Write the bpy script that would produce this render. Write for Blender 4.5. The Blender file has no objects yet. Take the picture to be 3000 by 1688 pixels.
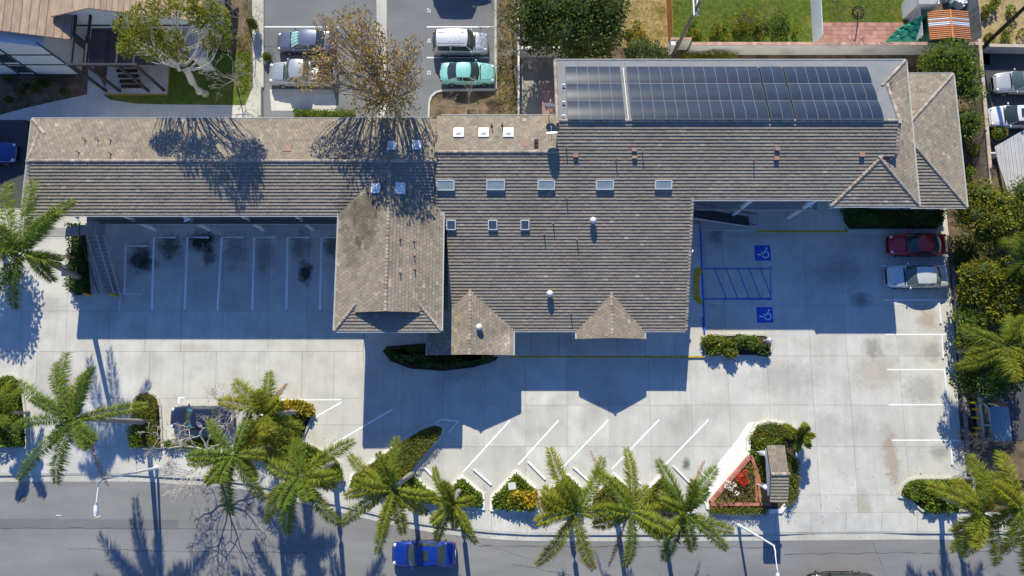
import bpy, bmesh, math, random
from mathutils import Vector, Matrix
random.seed(7)
R = math.radians
SC = bpy.context.scene
# ------------------------------------------------------------------ camera
CAM_H = 53.0                      # flying height in metres
FPX, CX, CY = 2000.0, 1500.0, 844.0
TILT = math.atan(306.0 / FPX)
cam_d = bpy.data.cameras.new('camera')
cam_d.sensor_width = 36.0
cam_d.lens = FPX / 3000.0 * 36.0
cam_d.clip_start = 0.5
cam_d.clip_end = 2000.0
cam = bpy.data.objects.new('camera', cam_d)
SC.collection.objects.link(cam)
cam.location = (0, 0, CAM_H)
cam.rotation_euler = (TILT, 0, 0)
SC.camera = cam
# ------------------------------------------------------------------ light
SUN_EL = R(36.0)
SUN_DX = 0.12                     # shadow drift to +x for each metre towards -y
world = bpy.data.worlds.new('World')
SC.world = world
world.use_nodes = True
nt = world.node_tree
sky = nt.nodes.new('ShaderNodeTexSky')
sky.sky_type = 'NISHITA'
sky.sun_disc = False
sky.sun_elevation = SUN_EL
sky.sun_rotation = math.atan2(-SUN_DX, 1.0)
sky.air_density = 1.0
sky.dust_density = 0.1
sky.ozone_density = 6.0
bg = nt.nodes['Background']
hs = nt.nodes.new('ShaderNodeHueSaturation')      # deep clear winter blue
hs.inputs['Saturation'].default_value = 1.14
hs.inputs['Hue'].default_value = 0.511
nt.links.new(sky.outputs[0], hs.inputs['Color'])
nt.links.new(hs.outputs[0], bg.inputs[0])
bg.inputs[1].default_value = 0.15
sun_d = bpy.data.lights.new('sun', 'SUN')
sun_d.energy = 5.0
sun_d.angle = R(0.5)
sun_d.color = (1.0, 0.945, 0.76)
sun = bpy.data.objects.new('sun', sun_d)
SC.collection.objects.link(sun)
hd = Vector((SUN_DX, -1.0, 0)).normalized() * math.cos(SUN_EL)
sdir = Vector((hd.x, hd.y, -math.sin(SUN_EL)))
sun.rotation_euler = sdir.to_track_quat('-Z', 'Y').to_euler()
sun.location = (0, 0, 60)
SC.view_settings.view_transform = 'Standard'
SC.view_settings.look = 'None'
SC.view_settings.gamma = 1.0
SC.view_settings.use_curve_mapping = False
SC.view_settings.exposure = 0.26
# ------------------------------------------------------------------ helpers
COL = SC.collection
_ct, _st = math.cos(TILT), math.sin(TILT)
def ray(px, py):
    x = (px - CX) / FPX; y = -(py - CY) / FPX
    return Vector((x, y * _ct + _st, y * _st - _ct))
def P(px, py, z=0.0):
    """photo pixel -> point at height z"""
    d = ray(px, py); s = (z - CAM_H) / d.z
    return Vector((d.x * s, d.y * s, z))
def PX(px, py, z=0.0): return P(px, py, z).x
def PY(px, py, z=0.0): return P(px, py, z).y
def P2(px, py, z=0.0):
    p = P(px, py, z); return (p.x, p.y)
def clamp(a, lo, hi): return max(lo, min(hi, a))
def tag(o, label=None, cat=None, group=None, kind=None):
    if label: o['label'] = label
    if cat: o['category'] = cat
    if group: o['group'] = group
    if kind: o['kind'] = kind
    return o
def empty(name, loc=(0, 0, 0), rz=0.0, label=None, cat=None, group=None, kind=None):
    o = bpy.data.objects.new(name, None); COL.objects.link(o)
    o.location = loc; o.rotation_euler = (0, 0, rz); o.empty_display_size = 0.3
    return tag(o, label, cat, group, kind)
def wloc(o):
    v = Vector((0, 0, 0))
    while o is not None:
        v += Vector(o.location); o = o.parent
    return v
class MB:
    def __init__(s): s.v = []; s.f = []; s.c = []; s.sm = []
    def add(s, vs, fs, col=None, smooth=False):
        b = len(s.v); s.v += [tuple(v) for v in vs]
        for f in fs:
            s.f.append(tuple(b + i for i in f)); s.c.append(col); s.sm.append(smooth)
        return s
    def box(s, x0, x1, y0, y1, z0, z1, col=None):
        v = [(x0,y0,z0),(x1,y0,z0),(x1,y1,z0),(x0,y1,z0),(x0,y0,z1),(x1,y0,z1),(x1,y1,z1),(x0,y1,z1)]
        return s.add(v, [(0,3,2,1),(4,5,6,7),(0,1,5,4),(1,2,6,5),(2,3,7,6),(3,0,4,7)], col)
    def obox(s, c, sx, sy, sz, rz=0.0, col=None, M=None):
        """box centred on c in xy, resting on c.z"""
        m = M or Matrix.Rotation(rz, 3, 'Z')
        c = Vector(c); vs = []
        for z in (0, sz):
            for (a, b) in ((-1,-1),(1,-1),(1,1),(-1,1)):
                vs.append(c + m @ Vector((a*sx/2, b*sy/2, z)))
        return s.add(vs, [(0,3,2,1),(4,5,6,7),(0,1,5,4),(1,2,6,5),(2,3,7,6),(3,0,4,7)], col)
    def prism(s, poly, z0, z1, col=None, bottom=True):
        a = sum(poly[i][0]*poly[(i+1)%len(poly)][1]-poly[(i+1)%len(poly)][0]*poly[i][1] for i in range(len(poly)))
        if a < 0: poly = poly[::-1]
        n = len(poly)
        zs = z1 if isinstance(z1, (list, tuple)) else [z1]*n
        if a < 0 and isinstance(z1, (list, tuple)): zs = zs[::-1]
        v = [(p[0], p[1], z0) for p in poly] + [(p[0], p[1], z) for p, z in zip(poly, zs)]
        f = [tuple(range(n, 2*n))]
        if bottom: f.append(tuple(range(n-1, -1, -1)))
        f += [(i, (i+1)%n, n+(i+1)%n, n+i) for i in range(n)]
        return s.add(v, f, col)
    def tube(s, pts, rad, n=8, col=None, cap=True, smooth=True):
        pts = [Vector(p) for p in pts]
        if not isinstance(rad, (list, tuple)): rad = [rad]*len(pts)
        vs = []; fs = []
        for i, p in enumerate(pts):
            t = (pts[min(i+1, len(pts)-1)] - pts[max(i-1, 0)])
            if t.length < 1e-6: t = Vector((0,0,1))
            t.normalize()
            a = t.cross(Vector((0,0,1)))
            if a.length < 1e-3: a = Vector((1,0,0))
            a.normalize(); b = t.cross(a)
            for k in range(n):
                an = 2*math.pi*k/n
                vs.append(p + (a*math.cos(an) + b*math.sin(an))*rad[i])
        for i in range(len(pts)-1):
            for k in range(n):
                fs.append((i*n+k, (i+1)*n+k, (i+1)*n+(k+1)%n, i*n+(k+1)%n))
        s.add(vs, fs, col, smooth)
        if cap:
            L = len(pts)-1
            s.add(vs[:n], [tuple(range(n))], col); s.add(vs[L*n:], [tuple(range(n-1, -1, -1))], col)
        return s
    def ball(s, c, r, nu=10, nv=6, col=None, jit=0.0, rnd=None):
        c = Vector(c); r = Vector(r) if isinstance(r, (list, tuple, Vector)) else Vector((r, r, r))
        vs = [c + Vector((0, 0, r.z))]; fs = []
        for j in range(1, nv):
            th = math.pi*j/nv
            for k in range(nu):
                ph = 2*math.pi*k/nu
                q = 1.0 + (rnd.uniform(-jit, jit) if rnd else 0)
                vs.append(c + Vector((r.x*math.sin(th)*math.cos(ph)*q, r.y*math.sin(th)*math.sin(ph)*q, r.z*math.cos(th)*q)))
        vs.append(c - Vector((0, 0, r.z)))
        for k in range(nu): fs.append((0, 1+k, 1+(k+1)%nu))
        for j in range(nv-2):
            for k in range(nu):
                a = 1+j*nu
                fs.append((a+k, a+nu+k, a+nu+(k+1)%nu, a+(k+1)%nu))
        a = 1+(nv-2)*nu; e = len(vs)-1
        for k in range(nu): fs.append((a+k, e, a+(k+1)%nu))
        return s.add(vs, fs, col, True)
    def build(s, name, m, parent=None, label=None, cat=None, group=None, kind=None, local=False, origin=None):
        me = bpy.data.meshes.new(name)
        off = Vector((0,0,0))
        if parent is not None and not local: off = wloc(parent)
        if origin is not None: off = off + Vector(origin) if parent is None else Vector(origin)
        vs = [(v[0]-off.x, v[1]-off.y, v[2]-off.z) for v in s.v]
        me.from_pydata(vs, [], s.f)
        if any(c is not None for c in s.c):
            at = me.attributes.new('tint', 'FLOAT_COLOR', 'FACE')
            buf = []
            for c in s.c:
                c = c or (1, 1, 1); buf += [c[0], c[1], c[2], 1.0]
            at.data.foreach_set('color', buf)
        if any(s.sm): me.polygons.foreach_set('use_smooth', s.sm)
        me.update()
        for mm in (m if isinstance(m, (list, tuple)) else [m]): me.materials.append(mm)
        o = bpy.data.objects.new(name, me); COL.objects.link(o)
        if parent is not None: o.parent = parent
        if origin is not None:
            o.location = Vector(origin) - (wloc(parent) if parent is not None else Vector((0,0,0)))
        return tag(o, label, cat, group, kind)
def copy_tree(o, parent=None):
    c = o.copy(); COL.objects.link(c); c.parent = parent
    for ch in list(o.children): copy_tree(ch, c)
    return c
# ------------------------------------------------------------------ materials
MATS = {}
def mat(name, col, rough=0.8, var=0.12, scale=2.0, detail=5.0, bump=0.0, bscale=30.0, spec=0.25, metal=0.0,
        tint=False, rnd=0.0, col2=None, scale2=0.3, thr=(0.45, 0.6), coat=0.0, trans=0.0, ior=1.45, obj=False, stretch=None):
    if name in MATS: return MATS[name]
    m = bpy.data.materials.new(name); m.use_nodes = True; MATS[name] = m
    n = m.node_tree.nodes; l = m.node_tree.links
    b = n['Principled BSDF']
    b.inputs['Roughness'].default_value = rough
    b.inputs['Metallic'].default_value = metal
    b.inputs['Specular IOR Level'].default_value = spec
    b.inputs['Coat Weight'].default_value = coat
    b.inputs['Coat Roughness'].default_value = 0.05
    b.inputs['Transmission Weight'].default_value = trans
    b.inputs['IOR'].default_value = ior
    if obj:
        tc = n.new('ShaderNodeTexCoord'); vec = tc.outputs['Object']
    else:
        ge = n.new('ShaderNodeNewGeometry'); vec = ge.outputs['Position']
    if stretch:
        mp = n.new('ShaderNodeMapping'); mp.inputs['Scale'].default_value = stretch
        l.new(vec, mp.inputs['Vector']); vec = mp.outputs[0]
    def noise(sc, det=5.0):
        q = n.new('ShaderNodeTexNoise'); q.inputs['Scale'].default_value = sc; q.inputs['Detail'].default_value = det
        q.inputs['Roughness'].default_value = 0.6
        l.new(vec, q.inputs['Vector']); return q.outputs['Fac']
    def mixc(a, bb, fac, mode='MIX'):
        q = n.new('ShaderNodeMix'); q.data_type = 'RGBA'; q.blend_type = mode
        for sock, val in ((q.inputs[0], fac), (q.inputs[6], a), (q.inputs[7], bb)):
            if hasattr(val, 'is_linked'): l.new(val, sock)
            elif isinstance(val, (int, float)): sock.default_value = val
            else: sock.default_value = (*val[:3], 1)
        return q.outputs[2]
    def ramp(f, lo, hi):
        q = n.new('ShaderNodeMapRange'); q.inputs[1].default_value = lo; q.inputs[2].default_value = hi
        l.new(f, q.inputs[0]); return q.outputs[0]
    c = tuple(col)
    out = c
    if var > 0:
        out = mixc([x*(1-var) for x in c], [min(x*(1+var), 1) for x in c], ramp(noise(scale, detail), 0.3, 0.7))
    if col2 is not None:
        out = mixc(out, col2, ramp(noise(scale2, 6.0), *thr))
    if tint:
        a = n.new('ShaderNodeAttribute'); a.attribute_name = 'tint'
        out = mixc(out, a.outputs['Color'], 1.0, 'MULTIPLY')
    if rnd > 0:
        oi = n.new('ShaderNodeObjectInfo')
        mr = n.new('ShaderNodeMapRange'); mr.inputs[3].default_value = 1-rnd; mr.inputs[4].default_value = 1+rnd*0.6
        l.new(oi.outputs['Random'], mr.inputs[0])
        cc = n.new('ShaderNodeCombineColor')
        for i in range(3): l.new(mr.outputs[0], cc.inputs[i])
        out = mixc(out, cc.outputs[0], 1.0, 'MULTIPLY')
    if hasattr(out, 'is_linked'): l.new(out, b.inputs['Base Color'])
    else: b.inputs['Base Color'].default_value = (*out, 1)
    if bump > 0:
        bp = n.new('ShaderNodeBump'); bp.inputs['Strength'].default_value = bump; bp.inputs['Distance'].default_value = 0.02
        l.new(noise(bscale, 4.0), bp.inputs['Height']); l.new(bp.outputs[0], b.inputs['Normal'])
    m['base_out'] = 0
    return m
def leafmat(name, col, trl=0.35, var=0.25, scale=1.2, rough=0.55):
    m = mat(name, col, rough=rough, var=var, scale=scale, tint=True, spec=0.3)
    n = m.node_tree.nodes; l = m.node_tree.links
    b = n['Principled BSDF']; o = n['Material Output']
    src = b.inputs['Base Color'].links[0].from_socket
    t = n.new('ShaderNodeBsdfTranslucent'); l.new(src, t.inputs[0])
    mx = n.new('ShaderNodeMixShader'); mx.inputs[0].default_value = trl
    l.new(b.outputs[0], mx.inputs[1]); l.new(t.outputs[0], mx.inputs[2]); l.new(mx.outputs[0], o.inputs[0])
    return m
# ================================================================== ground materials
def concrete(name, col, stains=(), rnd=0.0, var=0.10, streak=True):
    m = mat(name, col, rough=0.85, var=var, scale=0.55, detail=9, rnd=rnd, bump=0.12, bscale=60, spec=0.2,
            col2=(col[0]*0.72, col[1]*0.71, col[2]*0.68), scale2=0.22, thr=(0.52, 0.78))
    n = m.node_tree.nodes; l = m.node_tree.links; b = n['Principled BSDF']
    src = b.inputs['Base Color'].links[0].from_socket
    ge = n.new('ShaderNodeNewGeometry')
    nz = n.new('ShaderNodeTexNoise'); nz.inputs['Scale'].default_value = 1.6; nz.inputs['Detail'].default_value = 8
    nz.inputs['Roughness'].default_value = 0.7
    l.new(ge.outputs['Position'], nz.inputs['Vector'])
    # fine speckle
    sp = n.new('ShaderNodeTexNoise'); sp.inputs['Scale'].default_value = 11; sp.inputs['Detail'].default_value = 6; sp.inputs['Roughness'].default_value = 0.75
    l.new(ge.outputs['Position'], sp.inputs['Vector'])
    spm = n.new('ShaderNodeMapRange'); spm.inputs[1].default_value = 0.25; spm.inputs[2].default_value = 0.75
    spm.inputs[3].default_value = 0.86; spm.inputs[4].default_value = 1.08
    l.new(sp.outputs[0], spm.inputs[0])
    q = n.new('ShaderNodeMix'); q.data_type = 'RGBA'; q.blend_type = 'MULTIPLY'; q.inputs[0].default_value = 1
    cc = n.new('ShaderNodeCombineColor')
    for i in range(3): l.new(spm.outputs[0], cc.inputs[i])
    l.new(src, q.inputs[6]); l.new(cc.outputs[0], q.inputs[7]); src = q.outputs[2]
    # drag streaks along y and cloudy metre-scale wear
    for st_, sc_, lo, hi in (((2.2, 0.18, 1), 1.0, 0.92, 1.03), ((0.6, 0.6, 1), 1.0, 0.91, 1.04)):
        mp = n.new('ShaderNodeMapping'); mp.inputs['Scale'].default_value = st_; l.new(ge.outputs['Position'], mp.inputs['Vector'])
        z_ = n.new('ShaderNodeTexNoise'); z_.inputs['Scale'].default_value = sc_; z_.inputs['Detail'].default_value = 9; z_.inputs['Roughness'].default_value = 0.7
        l.new(mp.outputs[0], z_.inputs['Vector'])
        r_ = n.new('ShaderNodeMapRange'); r_.inputs[1].default_value = 0.3; r_.inputs[2].default_value = 0.65; r_.inputs[3].default_value = lo; r_.inputs[4].default_value = hi
        l.new(z_.outputs[0], r_.inputs[0]); c_ = n.new('ShaderNodeCombineColor')
        l.new(r_.outputs[0], c_.inputs[0]); l.new(r_.outputs[0], c_.inputs[1]); l.new(r_.outputs[0], c_.inputs[2])
        q = n.new('ShaderNodeMix'); q.data_type = 'RGBA'; q.blend_type = 'MULTIPLY'; q.inputs[0].default_value = 1
        l.new(src, q.inputs[6]); l.new(c_.outputs[0], q.inputs[7]); src = q.outputs[2]
    for (px, py, rx, ry, st, c2) in stains:
        p = P(px, py)
        mp = n.new('ShaderNodeVectorMath'); mp.operation = 'SUBTRACT'; mp.inputs[1].default_value = (p.x, p.y, 0)
        l.new(ge.outputs['Position'], mp.inputs[0])
        ml = n.new('ShaderNodeVectorMath'); ml.operation = 'MULTIPLY'; ml.inputs[1].default_value = (37.5/rx, 37.5/ry, 0)
        l.new(mp.outputs[0], ml.inputs[0])
        ln = n.new('ShaderNodeVectorMath'); ln.operation = 'LENGTH'; l.new(ml.outputs[0], ln.inputs[0])
        ad = n.new('ShaderNodeMath'); ad.operation = 'MULTIPLY_ADD'; ad.inputs[1].default_value = 1.9
        l.new(nz.outputs[0], ad.inputs[0]); l.new(ln.outputs['Value'], ad.inputs[2])
        mr = n.new('ShaderNodeMapRange'); mr.inputs[1].default_value = 1.35; mr.inputs[2].default_value = 2.0
        mr.inputs[3].default_value = st; mr.inputs[4].default_value = 0.0
        l.new(ad.outputs[0], mr.inputs[0])
        q = n.new('ShaderNodeMix'); q.data_type = 'RGBA'
        l.new(mr.outputs[0], q.inputs[0]); l.new(src, q.inputs[6]); q.inputs[7].default_value = (*c2, 1)
        src = q.outputs[2]
    l.new(src, b.inputs['Base Color'])
    return m
OIL = (0.02, 0.018, 0.015); RUST = (0.30, 0.21, 0.12); GRIME = (0.14, 0.13, 0.12)
stains = [(410,757,46,50,.85,OIL),(497,722,40,46,.75,OIL),(592,708,56,40,.95,OIL),(612,750,24,36,.7,OIL),(690,735,42,60,.45,OIL),
          (772,745,36,66,.4,OIL),(880,720,36,56,.5,OIL),(895,800,26,42,.92,OIL),(980,720,40,40,.7,OIL),(2555,1020,32,38,.55,GRIME),(2525,878,36,26,.5,OIL),
          (2715,935,34,38,.55,RUST),(2730,1030,34,38,.45,GRIME),(2700,1140,60,50,.4,GRIME),(2610,1340,26,95,.6,RUST),
          (2012,1360,15,20,.75,OIL),(2755,1325,40,25,.5,GRIME),(2600,1540,32,45,.5,RUST),(2530,1490,26,60,.35,RUST),(2570,1090,95,60,.35,RUST),
          (2300,1110,120,55,.25,GRIME),(2430,1260,90,60,.22,GRIME),(1960,1070,90,60,.25,GRIME),(2095,690,24,45,.6,GRIME),(150,900,60,40,.3,GRIME),
          (560,1020,70,18,.25,RUST),(430,775,40,25,.6,OIL),(2450,800,110,60,.3,GRIME),(2120,1390,40,60,.3,GRIME),(1270,1330,60,30,.25,GRIME)]
M_CONC = concrete('lot_concrete', (0.60, 0.58, 0.525), stains, rnd=0.08)
M_WALK = concrete('sidewalk_concrete', (0.60, 0.58, 0.53), [], rnd=0.06)
M_KERB = concrete('kerb_concrete', (0.55, 0.53, 0.47), [], var=0.15)
M_KWHITE = mat('white_painted_kerb', (0.80, 0.79, 0.75), rough=0.7, var=0.08, scale=3, col2=(0.6, 0.58, 0.54), scale2=1.2, thr=(0.6, 0.75))
def asphalt(name, col):
    m = mat(name, col, rough=0.9, var=0.13, scale=0.35, detail=10, bump=0.3, bscale=90, spec=0.2,
            col2=(col[0]*0.78, col[1]*0.78, col[2]*0.8), scale2=0.12, thr=(0.48, 0.7), stretch=(0.5, 1.6, 1))
    n = m.node_tree.nodes; l = m.node_tree.links; b = n['Principled BSDF']
    src = b.inputs['Base Color'].links[0].from_socket
    ge = n.new('ShaderNodeNewGeometry')
    sp = n.new('ShaderNodeTexNoise'); sp.inputs['Scale'].default_value = 14; sp.inputs['Detail'].default_value = 8; sp.inputs['Roughness'].default_value = 0.8
    l.new(ge.outputs['Position'], sp.inputs['Vector'])
    spm = n.new('ShaderNodeMapRange'); spm.inputs[1].default_value = 0.25; spm.inputs[2].default_value = 0.75
    spm.inputs[3].default_value = 0.75; spm.inputs[4].default_value = 1.2
    l.new(sp.outputs[0], spm.inputs[0])
    cc = n.new('ShaderNodeCombineColor')
    for i in range(3): l.new(spm.outputs[0], cc.inputs[i])
    q = n.new('ShaderNodeMix'); q.data_type = 'RGBA'; q.blend_type = 'MULTIPLY'; q.inputs[0].default_value = 1
    l.new(src, q.inputs[6]); l.new(cc.outputs[0], q.inputs[7]); l.new(q.outputs[2], b.inputs['Base Color'])
    return m
M_ROAD = asphalt('street_asphalt', (0.245, 0.24, 0.235))
M_ASPH = asphalt('lot_asphalt', (0.20, 0.205, 0.21))
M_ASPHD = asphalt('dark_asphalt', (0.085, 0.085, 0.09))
M_DIRT = mat('dirt', (0.19, 0.135, 0.085), rough=0.95, var=0.3, scale=1.5, detail=9, bump=0.5, bscale=20, spec=0.1, col2=(0.09, 0.07, 0.045), scale2=0.8)
M_SOIL = mat('planter_soil', (0.09, 0.06, 0.04), rough=0.95, var=0.35, scale=6, bump=0.6, bscale=25, spec=0.1)
M_STRAW = mat('dry_grass_ground', (0.40, 0.30, 0.15), rough=0.95, var=0.35, scale=3.0, detail=9, bump=0.5, bscale=30, spec=0.1, col2=(0.16, 0.15, 0.05), scale2=0.5, thr=(.5, .65))
M_LAWN = mat('lawn_ground', (0.10, 0.15, 0.025), rough=0.95, var=0.35, scale=2.5, detail=9, bump=0.6, bscale=40, spec=0.1, col2=(0.20, 0.19, 0.05), scale2=0.45, thr=(.5, .7))
M_WHITE = mat('white_line_paint', (0.90, 0.90, 0.88), rough=0.7, var=0.06, scale=4, col2=(0.62, 0.62, 0.6), scale2=3.0, thr=(.6, .75))
M_BLUEP = mat('blue_road_paint', (0.035, 0.11, 0.52), rough=0.6, var=0.1, scale=3)
M_YELP = mat('yellow_kerb_paint', (0.55, 0.38, 0.03), rough=0.7, var=0.25, scale=4)

# ================================================================== ground sheet and streets
MB().add([(-300,-300,-0.6),(300,-300,-0.6),(300,300,-0.6),(-300,300,-0.6)], [(0,1,2,3)]).build('ground', M_DIRT, label='bare brown earth under the whole block', cat='ground', kind='structure')
def lerp_line(L, x):
    if x <= L[0][0]: return L[0][1]
    for (a, b) in zip(L, L[1:]):
        if x <= b[0]:
            t = (x-a[0])/(b[0]-a[0]); return a[1]+(b[1]-a[1])*t
    return L[-1][1]
KERB_PX = [(-400,1394),(400,1393),(440,1394),(490,1399),(560,1402),(640,1407),(735,1420),(797,1432),(905,1462),(1012,1486),(1117,1513),(1201,1531),(1286,1545),(1403,1558),(1468,1563),(1548,1567),(1700,1568),(2290,1566),(2640,1563),(3400,1563)]
INNER_PX = [(-400,1312),(400,1312),(470,1316),(560,1322),(660,1331),(760,1348),(850,1370),(1012,1414),(1120,1445),(1200,1468),(1300,1484),(1400,1496),(1500,1502),(1700,1505),(2290,1503),(3400,1500)]
# road: polygon below the kerb line
road = MB(); zr = -0.14
xs = [-400, 0, 200, 400] + list(range(440, 1720, 40)) + [1900, 2290, 2640, 3000, 3400]
top = [P(x, lerp_line(KERB_PX, x) + 3, 0) for x in xs]
v = []; f = []
for p in top: v.append((p.x, p.y+0.3, zr)); v.append((p.x, -60, zr))
for i in range(len(xs)-1): f.append((2*i, 2*i+1, 2*i+3, 2*i+2))
road.add(v, f)
road.build('street', M_ROAD, label='grey asphalt street along the front of the lot', cat='street', kind='structure')
# sealed cracks, patch edges and crew marks on the asphalt
M_SEAL = mat('crack_sealant', (0.10, 0.10, 0.105), rough=.7, var=.2); rk = random.Random(4)
street = bpy.data.objects['street']
for (x0_, y0_, x1_, y1_, w_) in ((0,1548,760,1552,.035),(200,1610,900,1622,.025),(1400,1600,2300,1606,.03),(1500,1655,1700,1690,.02),(2300,1625,3000,1618,.03),(560,1440,640,1690,.02),(2560,1590,2600,1690,.02),(1330,1570,1560,1640,.015)):
    pts = []; n_ = 26
    for k in range(n_+1):
        t = k/n_; p = P(x0_+(x1_-x0_)*t, y0_+(y1_-y0_)*t); pts.append(Vector((p.x+rk.uniform(-.05,.05), p.y+rk.uniform(-.06,.06), zr+.004)))
    mb = MB()
    for a, b in zip(pts, pts[1:]):
        d = (b-a).normalized(); q = Vector((-d.y, d.x, 0))*w_*rk.uniform(.3,1)
        mb.add([a-q, b-q, b+q, a+q], [(0,1,2,3)])
    mb.build('sealed_crack', M_SEAL, street)
MB().prism([P2(-200,1520),P2(520,1524),P2(520,1552),P2(-200,1549)], zr-.05, zr+.003).build('asphalt_patch', asphalt('patch_asphalt', (0.19,0.19,0.19)), street)
for (x_, y_) in ((950*.0+728,1487),(62,1463)):
    c = P(x_, y_); MB().add([(c.x+.28*math.cos(R(k*20)), c.y+.28*math.sin(R(k*20)), zr+.004) for k in range(18)], [tuple(range(18))]).build('manhole_cover', mat('cast_iron', (0.12,0.11,0.10), var=.2), street)
for (x_, y_) in ((168,1511),(284,1515)):
    c = P(x_, y_); MB().obox((c.x, c.y, zr+.003), .4, .04, .003, rk.uniform(-.4,.4)).build('chalk_mark', M_WHITE, street)
# gutter pan
gut = MB(); v = []; f = []
for x in xs:
    a = P(x, lerp_line(KERB_PX, x) + 2, 0); v += [(a.x, a.y+0.2, zr+0.012), (a.x, a.y-0.42, zr+0.008)]
for i in range(len(xs)-1): f.append((2*i, 2*i+1, 2*i+3, 2*i+2))
gut.add(v, f).build('gutter', M_KERB, label='pale concrete gutter strip along the street kerb', cat='gutter', kind='structure')
# sidewalk panels between the property line and the kerb, dropping at driveways
def drop(px):
    def sm(t): t = clamp(t, 0, 1); return t*t*(3-2*t)
    a = sm((px-60)/90)*(1-sm((px-345)/60)); b = sm((px-2285)/60)*(1-sm((px-2600)/60))
    return max(a, b)
side = empty('sidewalk', (0,0,0), label='pale concrete public sidewalk beside the street', cat='sidewalk', kind='structure')
pxs = list(range(-120, 3200, 104))
for a, b in zip(pxs, pxs[1:]):
    m = MB()
    def row(px):
        i = P(px, lerp_line(INNER_PX, px)); o = P(px, lerp_line(KERB_PX, px)-5)
        k = P(px, lerp_line(KERB_PX, px)); d = drop(px)*0.11
        g = 0.008 if px == a else -0.008
        return [(i.x+g, i.y, 0.004), (o.x+g, o.y+0.012, 0.004-d*0.75)], [(o.x+g, o.y-0.0, 0.005-d*0.75), (k.x+g, k.y, 0.003-d), (k.x+g, k.y-0.03, zr-0.05)]
    A, KA = row(a); B, KB = row(b)
    m.add([A[0], A[1], B[1], B[0]], [(0,1,2,3)])
    m.build('sidewalk_panel', M_WALK, side)
    m = MB(); m.add(KA+KB, [(0,1,4,3),(1,2,5,4)])
    m.build('kerb', M_KERB, side)
# ---------------------------------------------------------------- parking lot slabs
lot = empty('parking_lot', (0,0,0), label='pale concrete parking lot in front of the office building', cat='parking lot', kind='structure')
RW = [(2772, 560), (2772, 700), (2832, 1395), (2845, 1560)]     # lot's right edge: x at y
def right_x(py):
    return lerp_line([(b, a) for a, b in RW], py)
def inner_y(X, Y):
    """world y of property line at world X"""
    best = None
    for (a, b) in zip(INNER_PX, INNER_PX[1:]):
        p = P(*a); q = P(*b)
        if p.x <= X <= q.x: return p.y+(q.y-p.y)*(X-p.x)/(q.x-p.x)
    return P(1500, 1502).y
def slabs(rows, colsets, yref, g=0.008, slant=1.0):
    def cx(c, row): return P(c+(c-1500)/13500*(row-yref)*(1-slant)*-1*0+0, yref).x if slant == 1 else P(c+(c-1500)/13500*(row-yref)*slant, row).x
    for ri in range(len(rows)-1):
        y1 = P(1500, rows[ri]).y; y0 = P(1500, rows[ri+1]).y
        cols = colsets[ri % len(colsets)]
        for c in range(len(cols)-1):
            x0 = cx(cols[c], rows[ri]); x1 = cx(cols[c+1], rows[ri]); w0 = cx(cols[c], rows[ri+1]); w1 = cx(cols[c+1], rows[ri+1])
            if c == len(cols)-2 and cols[-1] > 2700: x1 = min(x1, P(right_x(rows[ri]), rows[ri]).x); w1 = x1
            b0 = max(y0, inner_y(x0, 0)-0.0); b1 = max(y0, inner_y(x1, 0))
            if b0 > y1-0.1 and b1 > y1-0.1: continue
            b0 = min(b0, y1-0.05); b1 = min(b1, y1-0.05)
            dz = random.uniform(-0.0015, 0.0015)
            MB().prism([(w0+g, b0+g), (w1-g, b1+g), (x1-g, y1-g), (x0+g, y1-g)], -0.07, 0.0+dz, bottom=False).build('concrete_slab', M_CONC, lot)
colsA = [-330, -190, -60, 60, 193, 320, 425, 530, 650, 785, 900, 1065]
colsB = [-330, -120, 0, 110, 193, 330, 440, 540, 635, 760, 886, 980, 1065]
slabs([520, 610, 700, 785, 911, 1030, 1167, 1245, 1330, 1430, 1500], [colsA, colsA, colsA, colsA, colsA, colsB], 1000, slant=0.35)
colsC = [1065, 1180, 1300, 1420, 1540, 1660, 1780, 1900, 2020, 2130, 2246, 2375, 2482, 2632, 2815]
slabs([520, 610, 690, 793, 896, 1043, 1187, 1309, 1450, 1510], [colsC], 1043)
MB().prism([P2(-330,500), P2(2850,500), P2(2860,1480), P2(2290,1500), P2(1500,1495), P2(1000,1405), P2(600,1320), P2(-330,1310)], -0.2, -0.045).build('joint_bed', mat('joint_dirt', (0.36,0.34,0.29), var=.3), lot)

# ---------------------------------------------------------------- painted lines
def stripe(px, w=0.125, m=None, z=0.006, name='painted_line', par=None, closed=False):
    pts = [P(a, b) for a, b in px]
    mb = MB(); n = len(pts); L = []; Rr = []
    for i in range(n):
        d = (pts[min(i+1, n-1)]-pts[max(i-1, 0)]).normalized(); q = Vector((-d.y, d.x, 0))
        k = 1.0
        if 0 < i < n-1:
            d1 = (pts[i]-pts[i-1]).normalized(); q1 = Vector((-d1.y, d1.x, 0)); k = 1/max(0.4, q.dot(q1))
        L.append(pts[i]+q*w/2*k); Rr.append(pts[i]-q*w/2*k)
    vs = [(p.x, p.y, z) for p in L]+[(p.x, p.y, z) for p in Rr]
    mb.add(vs, [(n+i, n+i+1, i+1, i) for i in range(n-1)])
    return mb.build(name, m or M_WHITE, par or lot)
for xt, xb in zip([451,549,650,745,842,942], [445,541,637,739,839,937]):
    stripe([(xb, 909), (xt, 696), (xt+63, 696)], .17)
stripe([(365,860),(368,721),(431,721)], .16); stripe([(350,910),(353,862),(418,862),(418,846)], 0.05)
for a, b in (((1494,1232),(1357,1383)),((1636,1232),(1518,1362)),((1783,1230),(1652,1366)),((1931,1230),(1792,1374)),((2076,1229),(1948,1363)),((1150,1199),(975,1302))):
    stripe([a, b])
stripe([(825,1171),(1002,1171),(998,1180),(921,1224)], 0.11)
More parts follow.
